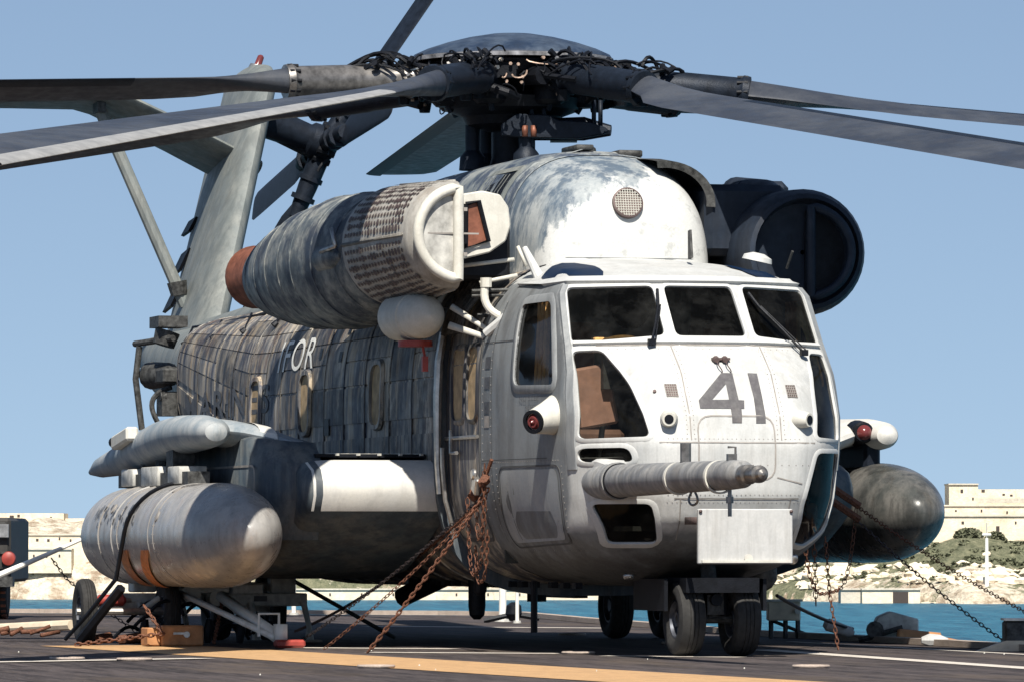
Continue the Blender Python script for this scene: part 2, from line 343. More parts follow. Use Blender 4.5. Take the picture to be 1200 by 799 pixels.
at_ = t.n('ShaderNodeAttribute', attribute_name='scrub'); sc2 = t.mix(t.ramp(t.noise(sc_=.5, detail=10, rough=.75), .35, .65), (.085, .10, .06), (.27, .26, .165))
c = t.mix(t.ramp(t.mul(at_.outputs['Fac'], t.mul(t.noise(sc_=.35, detail=10, rough=.75, off=5), .9), 'ADD'), .82, .92), c, sc2)
t.l(c, t.b.inputs['Base Color']); t.b.inputs['Roughness'].default_value = .95; t.b.inputs['Specular IOR Level'].default_value = .1
t.bump(t.noise(sc_=.35, detail=10, rough=.7), 1.0, 2.2); M_ROCK = t.m
t = NT('coastal_scrub'); c = t.mix(t.ramp(t.noise(sc_=.22, detail=10, rough=.7), .35, .65), (.10, .12, .075), (.24, .235, .15)); t.l(c, t.b.inputs['Base Color']); t.b.inputs['Roughness'].default_value = 1
t.b.inputs['Specular IOR Level'].default_value = .05; t.bump(t.noise(sc_=.8, detail=8), 1.0, 1.0); M_SCRUB = t.m
mb = MB(); scrub = MB(); XS = np.linspace(-240, 240, 321); ZS = list(np.linspace(1235, 1520, 96)) + [1700, 2400]
H = [[shore_h(x, z) for x in XS] for z in ZS]
vs = [cam_xz(XS[j], ZS[i], SEA + H[i][j]) for i in range(len(ZS)) for j in range(len(XS))]; nx = len(XS)
land = bpy.data.meshes.new('hill_terrain')
fs = [(i * nx + j, i * nx + j + 1, (i + 1) * nx + j + 1, (i + 1) * nx + j) for i in range(len(ZS) - 1) for j in range(nx - 1)]
land.from_pydata(vs, [], fs); land.materials.append(M_ROCK); land.materials.append(M_SCRUB)
for k, f in enumerate(fs):
    i, j = divmod(k, nx - 1); X, Z = XS[j], ZS[i]; px = X / Z * 6680 + 600; g = fbm(X * .045, Z * .02 + 4) + .35 * fbm(X * .2, Z * .2)
    gr = .0
    if px > 930 and 6 < H[i][j] < 19: gr = .75 - abs(H[i][j] - 13) * .045
    elif px < 930 and 4 < H[i][j] < 7: gr = .1
    pass
att = land.attributes.new('scrub', 'FLOAT', 'POINT')
for k in range(len(vs)):
    i, j = divmod(k, nx); X, Z = XS[j], ZS[i]; px = X / Z * 6680 + 600; hh = H[i][j]
    g = .25 + .5 * fbm(X * .05, Z * .03 + 4)
    if px > 930: g += .42 - abs(hh - 11) * .045
    elif 2 < hh < 6: g += .18
    else: g -= .25
    att.data[k].value = max(0, min(1, g))
lo = bpy.data.objects.new('hill_terrain', land); link(lo); tag(lo, kind='structure')
for p in land.polygons: p.use_smooth = True

# limestone buildings of the fort
def stonemat(name, a, b):
    t = NT(name); br = t.n('ShaderNodeTexBrick'); br.inputs['Scale'].default_value = .35; mp = t.n('ShaderNodeMapping'); mp.inputs['Rotation'].default_value = (R(90), 0, 0)
    c = t.mix(t.ramp(t.noise(sc_=.25, detail=10, rough=.7), .35, .65), a, b)
    c = t.mix(t.mul(t.ramp(t.noise(scale=(1, 1, .3), sc_=1.2, detail=6), .55, .7), .35), c, tuple(x * .5 for x in a))
    t.l(c, t.b.inputs['Base Color']); t.b.inputs['Roughness'].default_value = .95; t.b.inputs['Specular IOR Level'].default_value = .1
    t.bump(t.noise(sc_=1.2, detail=8), .6, .3); return t.m
M_STONE = stonemat('limestone_wall', (.58, .49, .36), (.72, .64, .50)); M_STONE2 = stonemat('grey_limestone', (.44, .40, .33), (.58, .53, .44))
M_HOLE = simple('dark_opening', (.05, .04, .035), .9); M_SHRUB = simple('shrub_leaf', (.12, .125, .075), .9, 0, .4, .4)
ROTC = Matrix.Rotation(math.atan2(RT.y, RT.x), 3, 'Z')
def block(mb, px0, px1, py0, py1, Z, depth, taper=1):
    a = cw(px0, py1, Z); b_ = cw(px1, py0, Z); c = (a + b_) / 2 + VF * depth / 2
    mb.box((c.x, c.y, (a.z + b_.z) / 2), ((b_ - a).dot(RT), depth, b_.z - a.z), ROTC, taper); return mb
def building(name, label, cat, px0, px1, py0, py1, Z, depth, windows=(), mat=None, cornice=True, group=None, win='window'):
    mat = mat or M_STONE; base = cw((px0 + px1) / 2, py1, Z + depth / 2)
    e_ = empty(name, base, label, cat, group)
    block(MB(), px0, px1, py0, py1 + 3, Z, depth).build('wall', mat, e_, False)
    if cornice: block(MB(), px0 - .6, px1 + .6, py0 - .9, py0 + .7, Z - .4, depth + .8).build('cornice', M_STONE2, e_, False)
    for (x, y, ww, hh) in windows: block(MB(), x - ww / 2, x + ww / 2, y - hh / 2, y + hh / 2, Z - .12, .6).build(win, M_HOLE, e_, False)
    return e_
building('stone_fort', 'limestone fort block with small dark window above the right shore', 'fort', 1112, 1146, 567, 600, 1420, 14, [(1127, 575, 3, 4), (1140, 584, 2, 3)])
building('fort_rampart', 'long pale rampart wall running along the right skyline', 'rampart', 1140, 1320, 573, 600, 1445, 12, [(1152, 574.8, 4, 3), (1185, 580, 3, 2), (1205, 581, 3, 2), (1176, 579, 3, 2)], cornice=False)
building('fort_terrace', 'middle limestone terrace wall under the rampart on the right hill', 'wall', 1095, 1330, 592, 622, 1362, 20, [(1180, 600, 2, 3), (1120, 598, 2, 2), (1205, 600, 2, 3), (1150, 598, 2, 3)], cornice=True)
building('fort_bastion', 'lowest pale bastion wall with one dark doorway above the scrub slope', 'bastion', 1070, 1330, 604, 640, 1345, 14, [(1169, 619, 4, 6), (1190, 612, 2, 3), (1128, 612, 3, 3)], cornice=True)
building('brown_parapet', 'thin brown parapet strip along the rampart top', 'parapet', 1140, 1320, 583.5, 586, 1440, 3, mat=M_STONE2, cornice=False)
building('harbour_blockhouse', 'square pale stone blockhouse with dark doorway on the right quay', 'blockhouse', 1010, 1078, 690, 714, 1262, 9, [(1055, 703, 18, 20)], group=None, win='door')
building('quay_store', 'low grey stone store beside the square blockhouse on the quay', 'store', 985, 1009, 690, 713, 1266, 10, [], mat=M_STONE2)
building('quay_wall', 'low limestone quay wall at the waterline right of the blockhouse', 'quay', 1079, 1340, 705, 718, 1262, 6, [(1092, 709, 4, 7), (1100, 709, 3, 8), (1108, 709, 3, 8), (1168, 711, 8, 8)], cornice=False, win='opening')
building('red_kiosk', 'small red kiosk standing on the right quay wall', 'kiosk', 1161, 1169, 696, 706, 1261.5, 3, mat=M_RED, cornice=False)
building('cliff_wall', 'long pale sea wall at the foot of the cliff far left', 'sea wall', -60, 130, 652, 700, 1372, 8, [(30, 640, 1, 1)], cornice=False)
building('cliff_battery', 'flat limestone battery with small slits on top of left cliff', 'battery', -60, 75, 601, 640, 1440, 14, [(14, 605, 5, 3), (22, 604, 3, 3), (60, 606, 2, 2)], cornice=False)
building('cliff_parapet', 'limestone parapet on the left skyline beside the battery', 'parapet', 70, 240, 607, 640, 1445, 10, [(58 + 30, 616, 3, 5), (76 + 30, 615, 3, 4)], cornice=False)
lw = random.Random(21)
building('hillside_wall', 'thin field wall climbing the scrub slope left of the signal mast', 'wall', 1085, 1128, 672, 678, 1290, 1.5, cornice=False)
building('shore_hut', 'small pale hut on the rocky slope right of the signal mast', 'hut', 1176, 1192, 672, 684, 1280, 5, [(1184, 679, 3, 5)], group=None)
building('quay_house', 'low pale quay house at the right border above the waterline', 'house', 1196, 1250, 684, 706, 1275, 8, [(1202, 694, 3, 6), (1214, 694, 3, 6)])
building('cliff_casemate', 'long pale casemate wall with a row of dark gun ports on the left cliff', 'casemate', -80, 150, 626, 662, 1362, 10, [(x, 632 + lw.uniform(-2, 2), lw.choice([2, 3, 3]), lw.choice([3, 4])) for x in range(-60, 148, 13)], cornice=True)
building('cliff_terrace', 'narrow sunlit terrace wall below the casemate on the left cliff', 'terrace', -80, 84, 643, 668, 1356, 6, [(x, 650 + lw.uniform(-2, 2), 2, 3) for x in range(40, 84, 15)], cornice=True)
building('shore_wall', 'low stone wall along the waterline under the middle of the helicopter', 'wall', 330, 720, 690, 702, 1338, 4, [(x, 696, 2, 3) for x in range(350, 700, 37)], cornice=True)
# slender signal mast
ms = empty('signal_mast', cw(1156, 706, 1258), 'white slender signal mast with crosstrees standing on right shore', 'mast')
mb = MB(); b0 = cw(1156, 712, 1258); mb.tube([b0, cw(1156, 630, 1258)], [.55, .35], 8); mb.build('pole', M_WPOLE, ms)
mb = MB(); mb.tube([cw(1156, 630, 1258), cw(1156, 612, 1258)], .12, 6); mb.build('topmast', M_CARTG, ms)
for yy in (626, 663, 672): 
    mb = MB(); mb.tube([cw(1151, yy, 1258), cw(1161, yy, 1258)], .3, 6); mb.build('crosstree', M_WPOLE, ms)
# boulders on the right slope: pale irregular rocks
rk_rand = random.Random(11); mb = MB()
def ground(px, Z): X = (px - 600) / 6680 * Z; return cam_xz(X, Z, SEA + shore_h(X, Z))
for i in range(420):
    px = rk_rand.uniform(880, 1230); sh = 1330 - 80 * max(0, min(1, (px - 880) / 250)); k = rk_rand.random(); Z = sh + 5 + 75 * k ** 1.5
    if px > 980 and Z < sh + 12: continue
    if px > 1075 and Z > sh + 26 and rk_rand.random() > .10: continue
    if px > 960 and Z > sh + 45 and rk_rand.random() > .3: continue
    s = rk_rand.uniform(.35, 1.3) * (1.9 if rk_rand.random() < .22 else 1); c = ground(px, Z) + Vector((0, 0, s * .2))
    vs = []; nn = 7
    for a in range(4):
        for b_ in range(nn):
            th = math.pi * (a + .5) / 4; ph = 2 * math.pi * b_ / nn; q = s * (1 + .42 * rk_rand.uniform(-1, 1))
            vs.append(c + RT * (math.sin(th) * math.cos(ph) * q * 1.6) + VF * (math.sin(th) * math.sin(ph) * q) + Vector((0, 0, math.cos(th) * q * .75)))
    mb.add(vs, [(a * nn + b_, a * nn + (b_ + 1) % nn, (a + 1) * nn + (b_ + 1) % nn, (a + 1) * nn + b_) for a in range(3) for b_ in range(nn)] + [tuple(reversed(range(nn))), tuple(range(3 * nn, 4 * nn))])
tag(mb.build('shore_boulders', M_STONE, None, False), 'pale limestone boulders scattered over the shore slope', 'boulders', kind='stuff')
# bushes: leaf-flake clumps
def bush(mb, c, rx, rz, n, rnd):
    for _ in range(n):
        u = Vector((rnd.gauss(0, 1), rnd.gauss(0, 1), rnd.gauss(0, 1))).normalized() * rnd.uniform(.55, 1.05)
        p = c + RT * (u.x * rx) + VF * (u.y * rx * .6) + Vector((0, 0, abs(u.z) * rz)); s = rnd.uniform(.25, .6)
        a = Vector((rnd.gauss(0, 1), rnd.gauss(0, 1), rnd.gauss(0, 1))).normalized(); b_ = a.cross(Vector((rnd.gauss(0, 1), rnd.gauss(0, 1), 1))).normalized()
        mb.add([p - a * s, p + b_ * s, p + a * s, p - b_ * s], [(0, 1, 2, 3)])
for px, py, wx, wz in ((1135, 629, 3.4, 1.7), (1166, 631, 2.2, 1.3), (1111, 571, 0.01, .01)):
    if wx < .1: continue
    mb = MB(); c = cw(px, py, 1338); bush(mb, c, wx, wz * 1.2, 900, rk_rand)
    tag(mb.build('shrub', M_SHRUB, None, False), 'broad dark shrub below the bastion wall' if px == 1135 else 'small dark shrub just right of the broad one', 'shrub')
mb = MB()
for i in range(330):
    px = rk_rand.uniform(930, 1240); sh = 1330 - 80 * max(0, min(1, (px - 880) / 250)); Z = sh + rk_rand.uniform(14, 92); X = (px - 600) / 6680 * Z
    if fbm(X * .05, Z * .03 + 4) + .25 < 0: continue
    bush(mb, ground(px, Z), rk_rand.uniform(.5, 1.7), rk_rand.uniform(.3, .8), 26, rk_rand)
for i in range(60):
    px = rk_rand.uniform(60, 140); py = rk_rand.gauss(672, 4); bush(mb, cw(px, py, 1368), rk_rand.uniform(.8, 2), .6, 20, rk_rand)
tag(mb.build('hillside_scrub', M_SHRUB, None, False), 'grey green scrub covering the shore slope', 'scrub', kind='stuff')

# ================================================================== HELICOPTER
heli = empty('heavy_lift_helicopter', (-6.9, 0, 0), 'weathered grey and white transport helicopter numbered 41 parked on the ship deck', 'helicopter')
XF = [(.56, -1.7), (.62, -1.2), (.70, -.8), (.80, -.48), (.95, -.22), (1.1, -.07), (1.3, .02), (1.7, .03), (1.95, -.03), (2.3, -.27), (2.58, -.62), (3.02, -1.03), (3.08, -1.08), (3.2, -1.6), (3.3, -2.3), (3.36, -3.1)]
XZ_ = [a for a, b in XF]; XX_ = [b for a, b in XF]
def Wz(z): return 1.3 * (1 - min(abs(z - 1.96) / 1.4, .99999) ** 3.4) ** (1 / 3.4)
ZC = (.8, 1.75, 2.15, 2.55, 3.0, 3.25)
def corner(z):
    W = max(Wz(z), 1e-6)
    return W, float(np.interp(z, ZC, (.88, .86, .72, .50, .38, .38))), min(float(np.interp(z, ZC, (1.09, 1.165, 1.155, 1.11, 1.075, 1.0))), .93 * W)
def xsurf(y, z):
    W, dl, yc = corner(z); a = min(abs(y), W * .99999)
    y0 = min(float(np.interp(z, ZC, (.35, .50, .42, .28, .27, .27))), .5 * W); ex = float(np.interp(z, ZC, (2.0, 2.2, 1.9, 1.4, 1.3, 1.3)))
    g = dl * (max(0, a - y0) / (yc - y0)) ** ex if a < yc else dl + 1.6 * ((a - yc) / (W - yc)) ** 1.1
    return float(np.interp(z, XZ_, XX_)) - g
def inside(x, y, z): return abs(z - 1.96) < 1.4 and abs(y) < Wz(z) and x < xsurf(y, z)
def bis(f, lo, hi, n=22):
    for _ in range(n):
        m = (lo + hi) / 2
        if f(m): lo = m
        else: hi = m
    return lo
def fs(u, v, off=0):      # front-projected surface: u=y, v=z
    x = xsurf(u, v)
    if off:
        e = .02; p = Vector((x, u, v)); n = (Vector((xsurf(u + e, v), u + e, v)) - p).cross(Vector((xsurf(u, v + e), u, v + e)) - p).normalized()
        if n.x < 0: n = -n
        return p + n * off
    return Vector((x, u, v))
def mk_side(s):
    def ss(u, v, off=0):  # side-projected: u=x, v=z
        y = bis(lambda k: inside(u, k, v), 0, 1.4); return Vector((u, s * (y + off), v))
    return ss
def ts(u, v, off=0):      # top-projected: u=x, v=y
    z = bis(lambda k: inside(u, v, k), 1.96, 3.5); return Vector((u, v, z + off * .7)) + Vector((off * .5, 0, 0))
ss_r, ss_l = mk_side(-1), mk_side(1)
def rnd_poly(pts, r, n=4):
    out = []; N = len(pts)
    for i, p in enumerate(pts):
        p = Vector(p).to_2d() if len(p) > 2 else Vector(p); a = Vector(pts[i - 1]); b = Vector(pts[(i + 1) % N])
        da = (a - p); db = (b - p); k = min(r, da.length * .45, db.length * .45); s = p + da.normalized() * k; e_ = p + db.normalized() * k
        for j in range(n + 1):
            t = j / n; out.append(s * (1 - t) ** 2 + p * 2 * t * (1 - t) + e_ * t * t)
    return out
def densify(pts, step):
    out = []
    for i, p in enumerate(pts):
        q = pts[(i + 1) % len(pts)]; k = max(1, int((q - p).length / step))
        out += [p.lerp(q, j / k) for j in range(k)]
    return out
def offs(pts, dlt):
    N = len(pts); A = sum(pts[i].x * pts[(i + 1) % N].y - pts[(i + 1) % N].x * pts[i].y for i in range(N)); sg = 1 if A > 0 else -1; out = []
    for i in range(N):
        t = (pts[(i + 1) % N] - pts[i - 1]).normalized(); out.append(pts[i] + Vector((t.y, -t.x)) * dlt * sg)
    return out
def fill(mb, loops, fn, off, cut=3):
    """flat polygon(s) with holes, triangulated, subdivided and laid on a surface"""
    bm = bmesh.new(); edges = []
    for lp in loops:
        vs = [bm.verts.new((p[0], p[1], 0)) for p in lp]; edges += [bm.edges.new((vs[i], vs[(i + 1) % len(vs)])) for i in range(len(vs))]
    bmesh.ops.triangle_fill(bm, use_beauty=True, use_dissolve=False, edges=edges)
    if cut: bmesh.ops.subdivide_edges(bm, edges=bm.edges[:], cuts=cut, use_grid_fill=True)
    bmesh.ops.triangulate(bm, faces=bm.faces[:]); bm.verts.index_update()
    mb.add([fn(v.co.x, v.co.y, off) for v in bm.verts], [tuple(v.index for v in f.verts) for f in bm.faces]); bm.free(); return mb
def window(pts, fn, parent, gmat, r=.05, fw=.035, proud=.018, fmat=None, depth=.012, label=None, gname='window_pane'):
    lp = densify(rnd_poly(pts, r), .06)
    g = fill(MB(), [offs(lp, .004)], fn, -depth, 2).build(gname, gmat, parent)
    if label: g['label'] = label
    o = offs(lp, fw); o2 = offs(lp, fw + .012)
    MB().rings([[fn(p.x, p.y, k) for p in q] for q, k in ((lp, -depth - .01), (lp, proud), (o, proud), (o2, .001))], cap=False).build('window_frame', fmat or M_NOSEW, parent, angle=60)
    return lp

# ---- nose section hull (shell with real window openings)
P0 = Vector((-3.1, 0, 1.9)); rings = []; NA, NB = 92, 176
for i in range(NA + 1):
    al = R(.6) + (R(90) - R(.6)) * i / NA; ring = []
    for j in range(NB):
        be = 2 * math.pi * j / NB; dr = Vector((math.cos(al), math.sin(al) * math.cos(be), math.sin(al) * math.sin(be)))
        k = bis(lambda q: inside(P0.x + dr.x * q, dr.y * q, P0.z + dr.z * q), .1, 4.5); ring.append(P0 + dr * k)
    rings.append(ring)
inn = [[P0 + (p - P0) * (1 - .035 / max((p - P0).length, .3)) for p in r_] for r_ in rings]; inn[-1] = [Vector((-3.1, p.y * .972, 1.96 + (p.z - 1.96) * .972)) for p in rings[-1]]
mb = MB(); n_ = NB; mb.rings(rings, cap=False); mb.f.append(tuple(range(NB))); k0 = len(mb.v); mb.rings(inn, cap=False); mb.f.append(tuple(range(k0, k0 + NB)))
lo_, li_ = NA * NB, k0 + NA * NB; mb.f += [(lo_ + j, lo_ + (j + 1) % NB, li_ + (j + 1) % NB, li_ + j) for j in range(NB)]
nose = mb.build('nose_section', M_NOSE, heli, angle=50)
nose['label'] = 'smooth white cockpit nose with the number 41'
FRONT = {'screen_c': [(-.285, 3.03), (.295, 3.03), (.31, 2.605), (-.29, 2.605)],
 'screen_r': [(-1.015, 3.02), (-.37, 3.03), (-.375, 2.61), (-1.06, 2.555)],
 'screen_l': [(1.015, 3.02), (.395, 3.03), (.395, 2.61), (1.06, 2.555)],
 'quarter_r': [(-1.075, 2.485), (-.87, 2.49), (-.76, 2.2), (-.685, 1.775), (-1.11, 1.765)],
 'quarter_l': [(1.075, 2.475), (.90, 2.48), (.80, 2.15), (.72, 1.775), (1.11, 1.765)],
 'strip_r': [(-1.11, 1.69), (-.83, 1.69), (-.79, 1.575), (-1.10, 1.575)],
 'chin_r': [(-1.02, 1.24), (-.66, 1.24), (-.55, .92), (-.86, .92)],
 'chin_l': [(1.12, 1.655), (.73, 1.65), (.61, 1.24), (.62, .92), (.80, .90), (1.0, 1.02), (1.08, 1.25)]}
SIDE = [(-1.52, 2.92), (-2.25, 2.92), (-2.10, 2.24), (-1.16, 2.22)]
# cutters
def carve(mbs):
    cut = mbs.build('window_cutter', None, None, False); bo = nose.modifiers.new('b', 'BOOLEAN'); bo.operation = 'DIFFERENCE'; bo.solver = 'EXACT'; bo.object = cut
    m_ = bpy.data.meshes.new_from_object(nose.evaluated_get(bpy.context.evaluated_depsgraph_get())); nose.modifiers.clear(); nose.data = m_; bpy.data.objects.remove(cut)
    if not m_.materials: m_.materials.append(M_NOSE)
cm = MB()
for k, p in FRONT.items():
    lp = densify(rnd_poly(p, .05), .1); xs_ = [xsurf(q.x, q.y) for q in lp]; hi, lo = max(xs_) + .12, min(xs_) - .12
    cm.rings([[Vector((hi, q.x, q.y)) for q in lp], [Vector((lo, q.x, q.y)) for q in lp]])
carve(cm); cm = MB()
for s in (-1, 1):
    lp = densify(rnd_poly(SIDE, .08), .1); cm.rings([[Vector((q.x, s * 1.45, q.y)) for q in lp], [Vector((q.x, s * .95, q.y)) for q in lp]])
carve(cm)
me_ = nose.data; at_ = me_.attributes.new('front', 'FLOAT', 'POINT')
for k_, v_ in enumerate(me_.vertices):
    x, y, z = v_.co; W, dl, yc = corner(min(max(z, .6), 3.33)); at_.data[k_].value = max(min(yc + .004 - abs(y), (z - 1.0) * .25, x + 2.4), z - 3.12)
for k, p in FRONT.items():
    scr = k.startswith('screen')
    window(p, fs, nose, M_GLASSC if k == 'quarter_r' else M_GLASS, fw=.022 if scr else .026, proud=.008 if scr else .008, gname='windscreen_pane' if scr else 'window_pane')
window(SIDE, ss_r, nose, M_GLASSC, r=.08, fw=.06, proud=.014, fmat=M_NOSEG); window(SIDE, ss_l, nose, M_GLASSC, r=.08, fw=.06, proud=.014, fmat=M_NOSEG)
for s in (-1, 1):
    top = [(-1.42, s * .69), (-1.62, s * .63), (-2.0, s * .60), (-2.4, s * .66), (-2.6, s * .80), (-2.3, s * .98), (-1.9, s * 1.03), (-1.5, s * 1.0), (-1.38, s * .9)]
    fill(MB(), [densify([Vector(q) for q in top], .08)], ts, .012, 2).build('eyebrow_window', M_GLASSB, nose)
# corner posts between front and side
for sg in (-1, 1):
    mb = MB(); rs = [[], [], [], []]
    for z in np.linspace(1.52, 3.04, 22):
        W, dl, yc = corner(z)
        for q_, (dy, of) in enumerate(((-.045, .0), (-.042, .014), (-.004, .016), (.004, .0))): rs[q_].append(fs(sg * (yc + dy), z, of))
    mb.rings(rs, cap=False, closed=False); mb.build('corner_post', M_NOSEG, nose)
# brow and sill ledges
mb = MB(); ys = [i / 20 for i in range(-21, 22)]
def strip(zz0, zz1, off0, off1): return [[fs(y, zz0, 0) for y in ys], [fs(y, zz0, off0) for y in ys], [fs(y, zz1, off1) for y in ys], [fs(y, zz1, 0) for y in ys]]
mb.rings(strip(3.055, 3.095, .035, .03), cap=False, closed=False); mb.build('windscreen_brow', M_NOSEW, nose)
MB().rings(strip(2.535, 2.57, .03, .012), cap=False, closed=False).build('windscreen_sill', M_NOSEW, nose)
# panel seams and access doors on the nose
def seam(pts, fn, parent, name, r=.08, wd=.008, mat=M_GRILLE, rais=.004):
    lp = densify(rnd_poly(pts, r), .06); i_ = offs(lp, -wd / 2); o_ = offs(lp, wd / 2)
    MB().rings([[fn(p.x, p.y, k) for p in q] for q, k in ((i_, 0), (i_, rais), (o_, rais), (o_, 0))], cap=False).build(name, mat, parent)
M_SEAM = simple('panel_seam', (.24, .22, .20), .7); M_SEAMD = simple('dark_seam', (.06, .06, .06), .7)
seam([(-.30, 1.945), (.345, 1.945), (.345, 1.43), (-.30, 1.43)], fs, nose, 'access_door_seam', .12, .012, M_SEAM)
seam([(-2.5, 1.56), (-1.02, 1.56), (-1.04, .92), (-2.6, .88)], ss_r, nose, 'access_door_seam', .12, .014, M_SEAMD)
fill(MB(), [densify(rnd_poly([(-2.44, 1.53), (-1.08, 1.53), (-1.1, .95), (-2.54, .92)], .1), .08)], ss_r, .006, 1).build('lower_side_door', paint('door_paint', (.27, .285, .295), (.33, .335, .33), (.14, .15, .16), streak=.2, dirt=.1, stains=.03, seed=21), nose)
# hull numerals
four = [(-.26, 2.07), (-.024, 2.296), (.071, 2.296), (.078, 2.074), (.125, 2.072), (.111, 2.004), (.086, 2.004), (.074, 1.889), (-.007, 1.889), (-.004, 2.004), (-.262, 2.004)]
hole = [(-.002, 2.207), (-.002, 2.078), (-.147, 2.075)]; one = [(.201, 2.297), (.28, 2.294), (.283, 2.1), (.276, 1.888), (.194, 1.887), (.21, 2.1)]
D = lambda pts: densify([Vector(p) for p in pts], .05)
fill(MB(), [D(four), D(hole)], fs, .005, 1).build('numeral', M_OBLACK, nose)['label'] = 'dark painted numeral 4'
fill(MB(), [D(one)], fs, .005, 1).build('numeral', M_OBLACK, nose)['label'] = 'dark painted numeral 1'
def text_on(s, fn, h, wsc, org, mat, parent, name, off=.012, bold=0, flip=False):
    cu = bpy.data.curves.new('t', 'FONT'); cu.body = s; cu.size = 1; cu.offset = bold; cu.space_character = 1.12; o = bpy.data.objects.new('t', cu); col.objects.link(o)
    m = bpy.data.meshes.new_from_object(o.evaluated_get(bpy.context.evaluated_depsgraph_get())); bpy.data.objects.remove(o)
    bm = bmesh.new(); bm.from_mesh(m); bmesh.ops.triangulate(bm, faces=bm.faces[:])
    for _ in range(2):
        le = [e for e in bm.edges if e.calc_length() > .25]
        if le: bmesh.ops.subdivide_edges(bm, edges=le, cuts=1); bmesh.ops.triangulate(bm, faces=bm.faces[:])
    bm.verts.index_update(); mb = MB(); sx = -1 if flip else 1
    mb.add([fn(org[0] + sx * v.co.x * wsc, org[1] + v.co.y * h, off) for v in bm.verts], [tuple(v.index for v in f.verts) for f in bm.faces]); bm.free()
    return mb.build(name, mat, parent, smooth=False)
# grilles with bars, small vents
for y0 in (-.47, .55):
    fill(MB(), [D([(y0 - .045, 2.2), (y0 + .045, 2.2), (y0 + .045, 2.10), (y0 - .045, 2.10)])], fs, .003, 1).build('nose_grille', M_GRILLE, nose)
    mb = MB()
    for i in range(6): mb.tube([fs(y0 - .045 + .018 * i, 2.2, .006), fs(y0 - .045 + .018 * i, 2.10, .006)], .0035, 4)
    for i in range(6): mb.tube([fs(y0 - .045, 2.2 - .02 * i, .006), fs(y0 + .045, 2.2 - .02 * i, .006)], .0035, 4)
    mb.build('grille_bars', M_SEAM, nose)
# nose lights (short stub lamps)
for s, yy in ((-1, -.535), (1, .575)):
    p = fs(yy, 1.92); ax = Vector((1, -.28 if s < 0 else .75, -.05)).normalized()
    lt = MB().lathe(p - ax * .03, ax, [(0, .075), (.05, .072), (.10, .062), (.125, .055)], 20).build('stub_lamp', M_CREAM, nose)
    MB().lathe(p + ax * .094, ax, [(0, .038), (.006, .037)], 16).build('lamp_lens', M_BLACK, nose)
# sensor cluster over the number
mb = MB(); mb.box(fs(.01, 2.40, .02), (.04, .15, .02)); 
for dy in (-.035, .04): mb.lathe(fs(dy, 2.385, .03), (1, 0, -.2), [(-.02, .03), (.02, .022)], 10); mb.tube(bez(fs(dy, 2.37, .03), fs(dy - .02, 2.32, .05), fs(dy + .03, 2.30, .03), fs(dy + .02, 2.30, .0)), .005, 5)
mb.build('pitot_cluster', M_GRILLE, nose)
mb = MB(); mb.tube([fs(-.6, 2.14, 0), fs(-.6, 2.14, .015)], .014, 10); mb.build('fuel_cap', M_GRILLE, nose)
# wipers
def wiper(a, b, c_, e_):
    mb = MB(); A, B, C_, E_ = [fs(*p, .045) for p in (a, b, c_, e_)]
    mb.tube([A, A.lerp(B, .5) + Vector((.02, 0, 0)), B], .011, 6); mb.tube([A + Vector((0, .03, .01)), B + Vector((0, .02, 0))], .006, 6); mb.box(A, (.05, .06, .05)); mb.tube([C_, B, E_], .013, 6)
    mb.build('wiper', M_BLACK, nose, angle=50)
wiper((-.50, 2.52), (-.37, 2.84), (-.405, 2.72), (-.345, 2.97)); wiper((.80, 2.45), (.48, 2.84), (.68, 2.63), (.42, 2.95))
# side lamp
o = Vector((-1.17, -1.16, 1.965)); q = Vector((-.95, -1.45, 1.90)); ax = (q - o).normalized()
MB().lathe(o, ax, [(-.08, .19), (0, .165), (.12, .135), (.22, .115), (.30, .10)], 28).build('lamp_fairing', M_CREAM, nose)
MB().lathe(o + ax * .295, ax, [(0, .098), (.03, .098), (.03, .07), (.0, .068)], 24, cap=False).build('lamp_bezel', M_BLACK, nose)
MB().lathe(o + ax * .30, ax, [(0, .066), (.012, .05), (.03, .045), (.03, .03), (.01, .028), (.03, .02), (.05, .0)], 20).build('lamp_lens', M_REDG, nose)
# small placards on the side behind the window
for z in (2.50, 2.33, 2.12, 2.0):
    fill(MB(), [D([(-2.95, z), (-2.78, z), (-2.78, z - .10), (-2.95, z - .10)])], ss_r, .004, 0).build('placard', M_LETTERD if z != 2.0 else M_SEAM, nose)
text_on('NO STEP', ss_r, .06, .11, (-1.95, 2.10), M_LETTERD, nose, 'stencil_text', flip=False); text_on('RESCUE', ss_r, .05, .10, (-1.8, 2.03), M_LETTERD, nose, 'stencil_text')
# side seams
mb = MB()
for x, z0, z1 in ((-2.72, .8, 3.1), (-2.3, .75, 1.5), (-3.08, .7, 3.2)):
    mb.rings([[ss_r(x - .005, z, .004) for z in np.linspace(z0, z1, 16)], [ss_r(x + .005, z, .004) for z in np.linspace(z0, z1, 16)]], cap=False, closed=False)
for z in (2.62, 1.62):
    mb.rings([[ss_r(x, z - .004, .004) for x in np.linspace(-3.05, -2.2 if z > 2 else -1.3, 12)], [ss_r(x, z + .004, .004) for x in np.linspace(-3.05, -2.2 if z > 2 else -1.3, 12)]], cap=False, closed=False)
mb.build('side_seams', M_SEAMD, nose, False)
